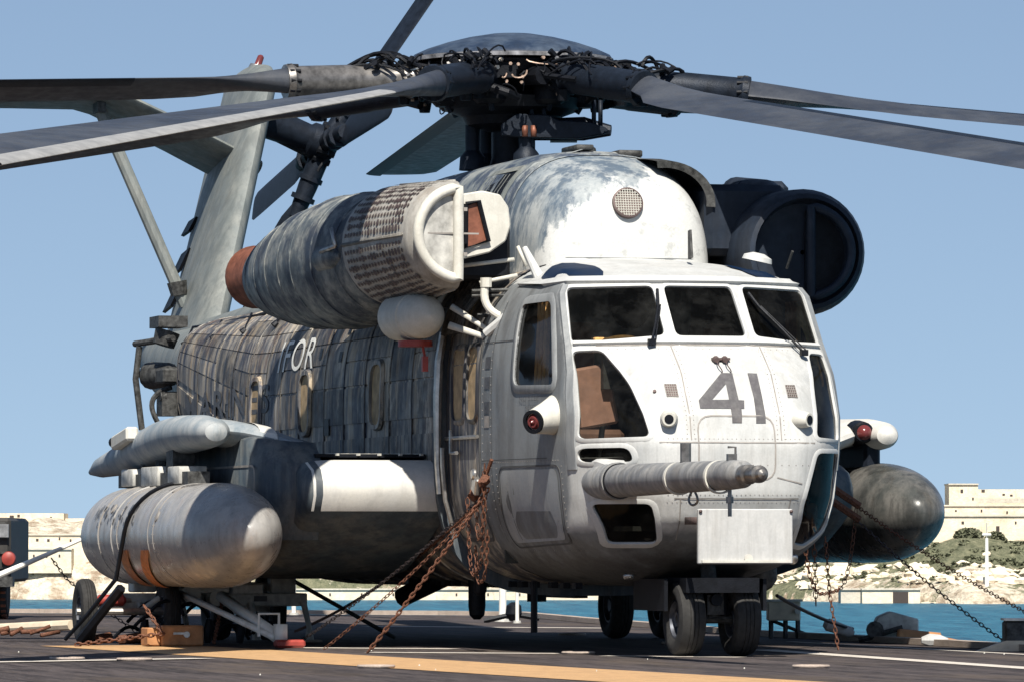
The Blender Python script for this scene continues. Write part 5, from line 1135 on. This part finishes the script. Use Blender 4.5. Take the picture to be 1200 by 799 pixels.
    for q_ in range(13):
        r0 = rh.uniform(.35, 1.2); o0 = rh.uniform(-.3, .3); h0 = rh.uniform(.02, .2)
        if rh.random() < .5: mb.tube([P(r0, o0, h0), P(r0 + rh.uniform(-.15, .15), o0 + rh.uniform(-.12, .12), h0 + rh.uniform(-.1, .1))], .012, 5)
        else: mb.lathe(P(r0, o0, h0), (rh.uniform(-1, 1), rh.uniform(-1, 1), rh.uniform(-1, 1)), [(-.015, .02), (.015, .02)], 6)
    mb.build('bright_fittings', M_STEEL, bl)
mb = MB()
for q_ in range(120):
    an = rh.uniform(0, 2 * math.pi); z = rh.uniform(5.0, 5.36); rr_ = rh.uniform(.72, .98); an2 = an + rh.uniform(-.35, .35)
    f_ = lambda t, r, z: HX + Vector((math.cos(t) * r, math.sin(t) * r, z))
    mb.tube(bez(f_(an, rr_, z), f_(an, rr_ + .08, z + rh.uniform(-.2, .1)), f_(an2, rr_ + .08, z + rh.uniform(-.25, .1)), f_(an2, rh.uniform(.7, .95), rh.uniform(4.95, 5.36)), 9), rh.choice([.007, .010, .016]), 5)
mb.build('head_hoses', M_BLACK, head)
mb = MB()
for q_ in range(36):
    an = rh.uniform(0, 2 * math.pi); z = rh.uniform(5.15, 5.34); an2 = an + rh.uniform(-.5, .5)
    mb.tube(bez(f_(an, .93, z), f_(an, 1.0, z - .05), f_(an2, 1.0, z - .05), f_(an2, .93, rh.uniform(5.1, 5.34)), 8), .008, 5)
for q_ in range(60): an = rh.uniform(0, 2 * math.pi); mb.lathe(f_(an, rh.uniform(.85, .96), rh.uniform(5.0, 5.33)), (math.cos(an), math.sin(an), 0), [(0, .018), (.03, .016)], 6)
mb.build('wire_clips', simple('tarnished_wire', (.36, .26, .20), .5, .4, .5, 30), head)
# chord marks on the near right blade
an = R(98 - 51.43 * 1)

# ================================================================== tie-down chains
def chain(name, path, label, mat=M_RUST, link_=.046, r=.0048, group=None, cat='chain'):
    pts = [Vector(p) for p in path]; L = [0]
    for a, b in zip(pts[:-1], pts[1:]): L.append(L[-1] + (b - a).length)
    mb = MB(); s_ = 0; k = 0
    while s_ < L[-1]:
        i = max(j for j in range(len(L)) if L[j] <= s_ + 1e-9); i = min(i, len(pts) - 2); seg = pts[i + 1] - pts[i]; t_ = seg.normalized(); c_ = pts[i] + t_ * (s_ - L[i])
        u = t_.cross(Vector((.3, .5, .8))).normalized(); v = t_.cross(u)
        if k % 2: u, v = v, u
        ring = []; hl, hw = link_ * .68, link_ * .32
        for m in range(8):
            b_ = 2 * math.pi * m / 8; ce = c_ + t_ * math.cos(b_) * hl + u * math.sin(b_) * hw; rad = (t_ * math.cos(b_) + u * math.sin(b_)).normalized()
            ring.append([ce + (rad * math.cos(g_) + v * math.sin(g_)) * r for g_ in (0, math.pi / 2, math.pi, 3 * math.pi / 2)])
        ring.append(ring[0]); mb.rings(ring, cap=False); s_ += link_ * .98; k += 1
    return tag(mb.build(name, mat), label, cat, group)
CG = 'tie-down chains of the helicopter'
AT = Vector((-2.42, -1.42, 1.36))
chain('tie_down_chain', sag(AT + Vector((-.25, 0, -.1)), (-13.2, -.62, .02), .12), 'leftmost and farthest reaching taut chain from the helicopter side to the deck', group=CG)
chain('tie_down_chain', sag(AT + Vector((-.1, 0, -.08)), (-3.70, -2.52, .02), .05), 'middle of three taut rusty chains below the cabin door', group=CG)
chain('tie_down_chain', sag(AT, (-2.50, -2.42, .02), .03), 'rightmost of three taut rusty chains reaching the yellow stripe', group=CG, r=.008)
chain('tie_down_chain', sag(AT + Vector((-.15, 0, -.05)), (-5.6, -2.35, .02), .06), 'thin dark chain between the leftmost and middle taut chains', group=CG, mat=M_CHAINB, r=.0042)
def U(a, b, drop): return [Vector(a).lerp(Vector(b), t_) - Vector((0, 0, drop * (1 - (2 * t_ - 1) ** 4))) for t_ in [i / 24 for i in range(25)]]
chain('slack_chain', U((-2.35, -1.45, 1.5), (-2.95, -1.45, 1.3), .72), 'slack rusty loop hanging lowest beside the cockpit side', group='slack chain loops', link_=.06)
chain('slack_chain', U((-2.3, -1.47, 1.55), (-2.55, -1.48, 1.40), .50), 'short doubled rusty loop beside the shadow of the side lamp', group='slack chain loops', link_=.06)
chain('slack_chain', U((-2.32, -1.44, 1.0), (-2.72, -1.44, .9), .35), 'thin chain loop dangling under the fuselage next to a white post', group='slack chain loops', link_=.05, r=.006)
hk = empty('chain_tensioner', (-2.45, -1.45, 1.40), 'rusty chain tensioner with bright steel hook on the cockpit side', 'tensioner')
mb = MB(); mb.tube([AT + Vector((-.35, -.02, -.06)), AT + Vector((.08, -.03, .12))], .035, 8); mb.tube([AT + Vector((.05, -.03, .1)), AT + Vector((.16, .0, .26))], .018, 6)
for k in range(7): mb.lathe(AT + Vector((-.3 + .07 * k, -.04, .02 * k - .03)), (rh.uniform(-1, 1), rh.uniform(-1, 1), rh.uniform(-1, 1)), [(-.03, .04), (.03, .03)], 7)
mb.build('turnbuckle', M_RUST, hk)
mb = MB(); mb.box(AT + Vector((-.05, -.08, .05)), (.13, .05, .15), Matrix.Rotation(R(25), 3, 'Y')); mb.lathe(AT + Vector((-.05, -.1, .14)), (0, 1, 0), [(-.02, .05), (.02, .05)], 12); mb.build('hook', M_STEEL, hk, bevel=.012)
AP = Vector((-4.15, 2.3, 1.27))
chain('tie_down_chain', sag(AP + Vector((0, .1, 0)), cam_xz(4.9, 47, .03), .08), 'upper of two taut chains running from port sponson past the tank', group=CG)
chain('tie_down_chain', sag(AP + Vector((0, .1, -.12)), cam_xz(4.3, 49.5, .05), .04), 'lower of two taut chains from port sponson down to the deck edge', mat=M_CHAINB, group=CG)
chain('slack_chain', U((-4.15, 2.42, 1.2), (-3.0, 1.55, 1.1), .66), 'slack chain loop hanging below the port tank', group='slack chain loops', link_=.06)
chain('hanging_chain', [(-1.6, 1.30, .95), (-1.58, 1.33, .5), (-1.5, 1.38, .02)], 'nearly vertical chain hanging from nose section to deck on the right', group=CG)
chain('hanging_chain', [(-1.9, 1.30, .9), (-1.95, 1.33, .38)], 'short doubled chain end beside the vertical chain right of nose', group=CG, link_=.06)
hp_ = empty('chain_bracket', AP, 'two rusty shackle bars fixed on the port sponson', 'bracket')
for k in (0, 1): MB().tube([AP + Vector((.1, -.16, .16 - .12 * k)), AP + Vector((.1, .12, -.02 - .12 * k))], .035, 6).build('shackle_bar', M_RUST, hp_)
def cable(name, path, r, mat, label, cat): return tag(MB().tube(path, r, 6).build(name, mat), label, cat)
cable('tie_down_strap', sag((-2.0, 1.0, .48), cam_xz(3.2, 53.6, .12), .03, 10), .016, M_BLACK, 'thin black strap from nose gear to the deck edge winch', 'strap')
cable('tie_down_strap', sag((-8.0, -1.9, .62), (-8.6, -.7, .03), .0, 6), .02, M_GRIME, 'thin dark line crossing the chains under the fuselage', 'strap')
# black strap over the starboard tank
tc = Vector((0, -3.23, .99)); sp_ = [tc + Vector((-6.2 - .25 * (v - .1), -.475 * math.sin(v), .475 * math.cos(v))) for v in np.linspace(.1, 1.5, 9)]
cable('black_tank_strap', sp_ + [Vector((-6.75, -3.74, .60)), Vector((-7.0, -3.95, .28)), Vector((-7.2, -4.12, .05))], .02, M_BLACK, 'black strap running over the left drop tank to the deck', 'strap')
cable('black_brace_leg', [(-6.6, -3.72, .52), (-7.1, -4.0, .05)], .045, M_BLACK, 'stout black brace leg standing in front of the leftmost cart wheel', 'brace')

# ================================================================== tank cart and gear on deck, left
ct = empty('tank_cart', (-8.0, -3.2, 0), 'low grey wheeled cart standing under the left drop tank', 'cart')
for x_, y_ in ((-7.4, -3.90), (-7.4, -3.13), (-8.6, -1.87)): wheel(ct, (x_, y_, .30), .30, .15, rimf=.45)
MB().tube([(-7.4, -3.98, .30), (-7.4, -3.0, .30)], .035, 8).build('axle', M_STEEL, ct)
for c_, s_2 in (((-7.95, -2.75, .40), (.5, 2.0, .12)), ((-8.3, -2.6, .52), (.3, 1.2, .08)), ((-8.6, -2.0, .30), (.1, .5, .08)), ((-7.7, -3.5, .36), (.12, .7, .08))): MB().box(c_, s_2).build('frame_beam', M_CARTG, ct, bevel=.01)
mb = MB(); mb.tube([(-7.55, -3.35, .3), (-7.5, -3.1, .48), (-7.45, -2.55, .50)], .03, 8); mb.lathe((-7.5, -2.9, .46), (1, 0, 0), [(-.05, .09), (.06, .09)], 14); mb.lathe((-7.5, -2.68, .42), (1, .2, 0), [(-.05, .06), (.06, .07)], 10); mb.build('valve_gear', M_CREAM, ct, angle=30)
for c_, s_2 in (((-8.0, -3.25, .62), (.25, .22, .30)), ((-7.9, -1.95, .52), (.15, .24, .20)), ((-7.6, -2.35, .5), (.12, .3, .1))): MB().box(c_, s_2).build('saddle_support', M_CARTG, ct, bevel=.012)
for y_ in (-3.35, -2.95, -2.3, -1.8): MB().tube([(-7.65, y_, .38), (-7.62, y_ + .05, .14), (-7.62, y_ + .05, .03)], [.03, .025, .045], 8).build('jack_leg', M_CARTG, ct)
mb = MB(); mb.box((-7.68, -2.62, .40), (.02, .22, .06)); mb.box((-7.68, -2.2, .41), (.02, .12, .05)); mb.build('data_plate', M_LETTERD, ct)
for y0 in (-3.55, -3.0):
    mb = MB(); mb.rings([[Vector((-6.55 - .35 * k - .5 * (v - 1.9), -3.23 - .472 * math.sin(v), .99 + .472 * math.cos(v))) for v in np.linspace(1.85, 2.9, 9)] for k in (0, 1)] if y0 < -3.3 else [[Vector((-5.6 - .35 * k - .9 * (v - 1.9), -3.23 - .472 * math.sin(v), .99 + .472 * math.cos(v))) for v in np.linspace(1.85, 3.2, 9)] for k in (0, 1)], cap=False, closed=False)
    mb.build('orange_cradle_strap', M_ORR, ct)
ob = empty('orange_chock_box', (-6.1, -3.35, 0), 'orange wooden box with a metal latch on the yellow stripe', 'box')
MB().box((-6.05, -3.30, .10), (.3, .38, .18)).build('box_body', M_ORANGE, ob, bevel=.012); MB().box((-6.1, -3.55, .09), (.3, .12, .16)).build('box_end', M_ORANGE, ob, bevel=.01)
mb = MB(); mb.tube([(-5.89, -3.27, .11), (-5.87, -3.27, .11)], .028, 12); mb.box((-5.885, -3.33, .12), (.02, .12, .02)); mb.build('latch', M_STEEL, ob)
chain('lashing_chain', [(-6.0, -3.62, .35), (-5.8, -3.5, .12), (-6.2, -4.2, .02)], 'short rusty lashing chain lying before the orange box', group=None, link_=.05, r=.008)
chain('lashing_chain', sag((-7.0, -2.7, .45), (-5.9, -3.02, .03), .02), 'rusty chain from the grey cart down beside the orange box', link_=.05, r=.008)
tb = empty('white_tow_bar', (-5.6, -2.7, 0), 'white tow bar with a red foot sloping from cart to deck', 'tow bar')
mb = MB(); mb.tube([(-7.3, -3.02, .46), (-5.2, -2.62, .09)], .03, 8); mb.tube([(-6.9, -2.74, .44), (-5.3, -2.58, .10)], [.05, .06], 10); mb.box((-5.15, -2.58, .13), (.12, .10, .16)); mb.build('bars', M_WPOLE, tb, angle=30)
mb = MB(); mb.tube([(-5.3, -2.74, .1), (-5.3, -2.74, .30), (-5.3, -2.56, .30), (-5.3, -2.56, .1)], .014, 6); mb.build('handle', M_WPOLE, tb)
MB().box((-5.05, -2.52, .04), (.16, .26, .07)).build('red_foot', M_RED, tb, bevel=.02)
rx = empty('red_bottle', (-8.0, -3.45, .4), 'red gas bottle lying on the cart axle between the two wheels', 'bottle')
MB().lathe((-7.6, -3.75, .40), (0, 1, 0), [(0, .03), (.02, .055), (.24, .055), (.27, .02)], 14).build('cylinder', M_RED, rx); MB().lathe((-7.6, -3.49, .40), (0, 1, 0), [(0, .02), (.06, .02)], 8).build('valve', M_STEEL, rx)
mb = MB(); 
for k in range(4): mb.lathe((-7.4 + .1 * k, -3.35 + .28 * k, .13), (0, .1, 1), [(-.12, .03), (0, .05), (.1, .03)], 8)
for k in range(16):
    a_ = Vector((-7.9 + rh.uniform(0, .9), rh.uniform(-3.6, -2.3), rh.uniform(.05, .3))); mb.tube(bez(a_, a_ + Vector((.1, .1, .15)), a_ + Vector((-.1, .25, .12)), a_ + Vector((.05, .3, -.03)), 8), .018, 5)
tag(mb.build('hose_tangle', M_BLACK), 'dark tangle of hoses and fittings below the grey cart', 'hoses')
mb = MB()
for k in range(4): mb.lathe((-7.0 - .2 * k, -3.05 - .22 * k, .05), (rh.uniform(-1, 1), 1, .1), [(-.1, .04), (.1, .05)], 8)
tag(mb.build('chain_pile', M_RUST), 'small heap of rusty shackles at the left of the orange box', 'shackles')
# second tow bar lying to the left
t2 = empty('yellow_tow_bar', (-9.0, -4.2, 0), 'pale timber bar and rusty shackles lying left of the leftmost cart wheel', 'bar')
MB().tube([(-8.6, -3.80, .16), (-9.8, -4.45, .10)], .05, 8).build('bar', M_TANBOX, t2)
mb = MB(); 
for k in range(6): mb.tube([(-9.2 + .13 * k + rh.uniform(-.05, .05), -4.45 + .07 * k, .05 + rh.uniform(0, .05)), (-9.3 + .13 * k + rh.uniform(-.2, .2), -4.3 + .08 * k, .06 + rh.uniform(0, .12))], rh.uniform(.015, .03), 6)
mb.build('shackles', M_RUST, t2)
# white slender boom in front of the tractor
wb = empty('white_boom_pole', (-16, -5.5, .0), 'long white tapering boom pole rising behind the left drop tank', 'pole')
p1 = cam_xz(-5.9, 58, 0); p2 = cam_xz(-4.1, 60, 0)
MB().tube([(p1.x, p1.y, .30), (p2.x, p2.y, 1.15)], [.045, .010], 10).build('pole', M_WPOLE, wb); MB().tube([(p1.x, p1.y, .30), (p1.x, p1.y, .0)], .05, 8).build('foot', M_WPOLE, wb)
chain('hanging_chain', [cam_xz(-4.75, 59, .75), cam_xz(-4.6, 59, .55), cam_xz(-4.3, 59, .3), cam_xz(-3.9, 59, .02)], 'dark chain hanging from the white boom pole near the tractor', mat=M_CHAINB, group=None)
# deck tractor at the left edge
def cbox(mb, X0, X1, z0, z1, Z, dz): c = cam_xz((X0 + X1) / 2, Z + dz / 2, (z0 + z1) / 2); mb.box(c, (X1 - X0, dz, z1 - z0), ROTC); return mb
tx = empty('deck_tractor', cam_xz(-6.6, 70, 0), 'dark tow tractor with chained tyre and round red lamp at left edge', 'tractor')
cbox(MB(), -8.2, -6.1, .45, 1.24, 69.4, 2.6).build('body', M_OLIVE, tx, bevel=.04)
for z_ in (.62, .80, .98, 1.16): cbox(MB(), -8.1, -6.14, z_, z_ + .025, 69.37, .04).build('body_rib', M_GRIME, tx)
cbox(MB(), -6.35, -6.12, 1.0, 1.16, 69.32, .06).build('number_plate', M_STEEL, tx)
MB().lathe(cam_xz(-6.12, 69.35, .74), -VF, [(0, .09), (.05, .08), (.07, .03)], 16).build('tail_lamp', M_RED, tx)
mb = cbox(MB(), -8.2, -6.05, .40, .52, 69.1, .3); cbox(mb, -6.42, -6.36, .6, 1.2, 69.3, .06); mb.build('bumper', M_GRIME, tx)
wc = cam_xz(-6.36, 69.8, .33); MB().lathe(wc, RT, [(-.2, .16), (-.2, .28), (-.15, .325), (.15, .325), (.2, .28), (.2, .16)], 30).build('tyre', M_RUBBER, tx)
mb = MB()
for k in range(24):
    a_ = k * math.pi / 12; rad = -VF * math.cos(a_) + Vector((0, 0, math.sin(a_)))
    for o_ in (-.16, -.08, 0, .08, .16): mb.lathe(wc + rad * .325 + RT * o_, RT, [(-.03, .018), (.03, .018)], 5)
mb.build('tyre_chains', M_RUSTP, tx)
MB().lathe(cam_xz(-7.7, 69.8, .33), RT, [(-.2, .16), (-.2, .28), (-.15, .325), (.15, .325), (.2, .28), (.2, .16)], 30).build('tyre', M_RUBBER, tx)

# ================================================================== deck edge furniture
def post(X, Z, z1, r, label):
    p = cam_xz(X, Z, 0); e_ = empty('safety_net_post', p, label, 'post', 'white posts along the deck edge')
    MB().tube([p, p + Vector((0, 0, z1))], r, 10).build('shaft', M_WPOLE, e_); MB().lathe(p, (0, 0, 1), [(0, r * 2.2), (.03, r * 2)], 12).build('base', M_CARTG, e_)
post(-.11, 67.5, .95, .045, 'white post under the cockpit side, left one of the pair'); post(.06, 66.2, .95, .022, 'thinner white post, right one of the pair under the cockpit'); post(-2.83, 74.0, .9, .03, 'white post seen beside the inner landing wheel on the left')
bk = empty('deck_bollard', cam_xz(.0, 66.8, 0), 'small black cleat beside the thin white post at deck edge', 'cleat')
p = cam_xz(.02, 66.6, 0); MB().lathe(p + Vector((0, 0, .1)), (0, 0, 1), [(-.08, .05), (0, .10), (.1, .09), (.14, .03)], 12).build('knob', M_BLACK, bk); MB().tube([p + RT * -.35 + Vector((0, 0, .02)), p + Vector((0, 0, .1)), p + RT * .3 + Vector((0, 0, .05))], .035, 6).build('horn', M_BLACK, bk)
bx = empty('deck_light_box', cam_xz(2.6, 55.5, 0), 'tan control box on short legs at the deck edge right of wheels', 'box')
c = cam_xz(2.63, 55.3, .27); MB().box(c, (.32, .3, .19), ROTC).build('box_body', M_TANBOX, bx, bevel=.012)
mb = MB(); mb.box(c + Vector((0, 0, .10)), (.36, .33, .02), ROTC); mb.tube([c + RT * .13 - VF * .16, c + RT * .13 - VF * .2], .03, 10); mb.build('lid', M_CREAM, bx)
mb = MB(); 
for dx_ in (-.12, .02, .14): mb.tube([c + RT * dx_ - Vector((0, 0, .08)), c + RT * dx_ - Vector((0, 0, .27))], .025, 6)
mb.tube([c + RT * -.1 - Vector((0, 0, .1)), c + RT * .3 - Vector((0, 0, .26)), c + RT * .55 - Vector((0, 0, .24))], .02, 6); mb.build('legs', M_GRIME, bx)
wn = empty('deck_edge_winch', cam_xz(3.6, 53, 0), 'grey winch block with yellow roller at the deck edge', 'winch')
c = cam_xz(3.52, 53.2, .12); mb = MB(); mb.rings([[c + RT * x + Vector((0, 0, z)) - VF * k for x, z in ((-.22, -.10), (-.12, .12), (.0, .17), (.26, .10), (.26, -.10))] for k in (-.15, .15)]); mb.build('housing', M_CARTG, wn, bevel=.012)
MB().lathe(c + RT * .05 - VF * .25 + Vector((0, 0, -.06)), RT + Vector((0, 0, -.1)), [(0, .06), (.02, .075), (.4, .075), (.42, .04), (.62, .02)], 14).build('roller', M_ORANGE, wn)
mb = MB(); mb.tube([c + RT * -.3 - VF * .2 + Vector((0, 0, -.1)), c + RT * .1 - VF * .22 + Vector((0, 0, .02)), c + RT * .12 - VF * .22 - Vector((0, 0, .1))], .03, 6); mb.lathe(c + RT * -.15 - VF * .2, VF, [(-.05, .08), (.05, .08)], 12); mb.build('crank', M_GRIME, wn)
MB().lathe(c + RT * -.62 - VF * .1 + Vector((0, 0, .06)), RT + Vector((0, 0, -.35)), [(0, .03), (.04, .06), (.26, .05), (.3, .02)], 12).build('white_sleeve', M_WHITE, wn)
eb = empty('edge_camera_box', cam_xz(4.3, 49.2, 0), 'dark box standing at the right border of the deck', 'box')
c = cam_xz(4.42, 48.9, .16); MB().box(c, (.42, .3, .2), ROTC).build('box_body', M_GRIME, eb, bevel=.02); MB().box(c + Vector((0, 0, .11)), (.44, .32, .02), ROTC).build('lid', M_STEEL, eb)
mb = MB(); mb.rings([[c + RT * x + Vector((0, 0, z - .16)) - VF * k for x, z in ((-.45, .0), (-.2, .09), (.2, .09), (.2, .0))] for k in (0, .2)]); mb.build('ramp_foot', M_TANBOX, eb)
tag(MB().lathe(cam_xz(3.8, 51.3, .05), RT, [(-.12, .03), (-.05, .06), (.05, .05), (.12, .02)], 8).build('white_rag', M_WHITE), 'crumpled white rag lying at the deck edge near right border', 'rag')
mb = MB(); rd = random.Random(2)
for k in range(14):
    p = cam_xz(rd.uniform(-5, 5), rd.uniform(38, 50), .01); s_ = rd.uniform(.004, .009); mb.lathe(p, (0, 0, 1), [(-.006, s_), (.004, s_ * .6)], 5)
tag(mb.build('deck_debris', M_CREAM), 'tiny pale scraps scattered on the deck', 'debris', kind='stuff')

# ================================================================== split joined repeats into single pieces; small clutter is stuff
SPLIT = {'frame_ribs': 'frame_rib', 'cowl_bands': 'cowl_band', 'tank_bands': 'tank_band', 'cowl_ribs': 'cowl_rib', 'pylon_vents': 'pylon_vent', 'walkway_strips': 'walkway_strip',
         'saddle_supports': 'saddle_support', 'bars': 'bar', 'roof_fittings': 'roof_fitting', 'pod_rods': 'pod_rod', 'bay_struts': 'bay_strut', 'barrel_ribs': 'barrel_rib', 'tank_rack': 'tank_rack',
         'support_rods': 'support_rod', 'control_rods': 'control_rod', 'copper_springs': 'copper_spring', 'tray_hinge': 'tray_hinge', 'belly_lamp': 'belly_lamp', 'shackles': 'shackle'}
CLUT = {'grille_bars', 'rivets', 'hoses', 'bright_fittings', 'head_hoses', 'wire_clips', 'hinge_and_damper', 'belly_fittings', 'rack_fittings', 'hydraulic_lines', 'probe_fittings', 'hinge_actuators',
        'valve_gear', 'stencil_marks', 'louvre_slits', 'tyre_chains', 'side_seams', 'pitch_links', 'hose_bundle', 'swashplate', 'cockpit_interior', 'control_stick', 'plate_seam', 'strut_fitting', 'legs', 'crank', 'lettering', 'stencil_text', 'port_engine_duct', 'port_filter_barrel', 'engine_bay', 'turnbuckle', 'bumper', 'chassis', 'axle', 'tray_ledge', 'pitot_cluster', 'door_handle', 'red_tag', 'wire_antenna', 'forked_probe_mast', 'side_curtain', 'pilot_seat'}
for o in list(bpy.data.objects):
    if o.type != 'MESH' or 'kind' in o: continue
    base = o.name.split('.')[0]
    if base in SPLIT:
        bm = bmesh.new(); bm.from_mesh(o.data); left = set(bm.verts); isl = []
        while left:
            v = left.pop(); st_ = [v]; cur = {v}
            while st_:
                x = st_.pop()
                for e_ in x.link_edges:
                    y = e_.other_vert(x)
                    if y not in cur: cur.add(y); st_.append(y); left.discard(y)
            isl.append(cur)
        if len(isl) < 2: bm.free(); continue
        bm.verts.index_update(); groups = [set(v.index for v in c_) for c_ in isl]; me0 = o.data; sm_ = me0.polygons[0].use_smooth
        for gi in groups:
            ids = sorted(gi); mp_ = {a: i for i, a in enumerate(ids)}
            m_ = bpy.data.meshes.new(SPLIT[base]); m_.from_pydata([me0.vertices[i].co.copy() for i in ids], [], [tuple(mp_[i] for i in p.vertices) for p in me0.polygons if p.vertices[0] in gi])
            for mt in me0.materials: m_.materials.append(mt)
            m_.shade_smooth() if sm_ else None
            n_ = bpy.data.objects.new(SPLIT[base], m_); col.objects.link(n_); n_.parent = o.parent; n_.location = o.location
        bm.free(); bpy.data.objects.remove(o)
    elif base in CLUT: o['kind'] = 'stuff'
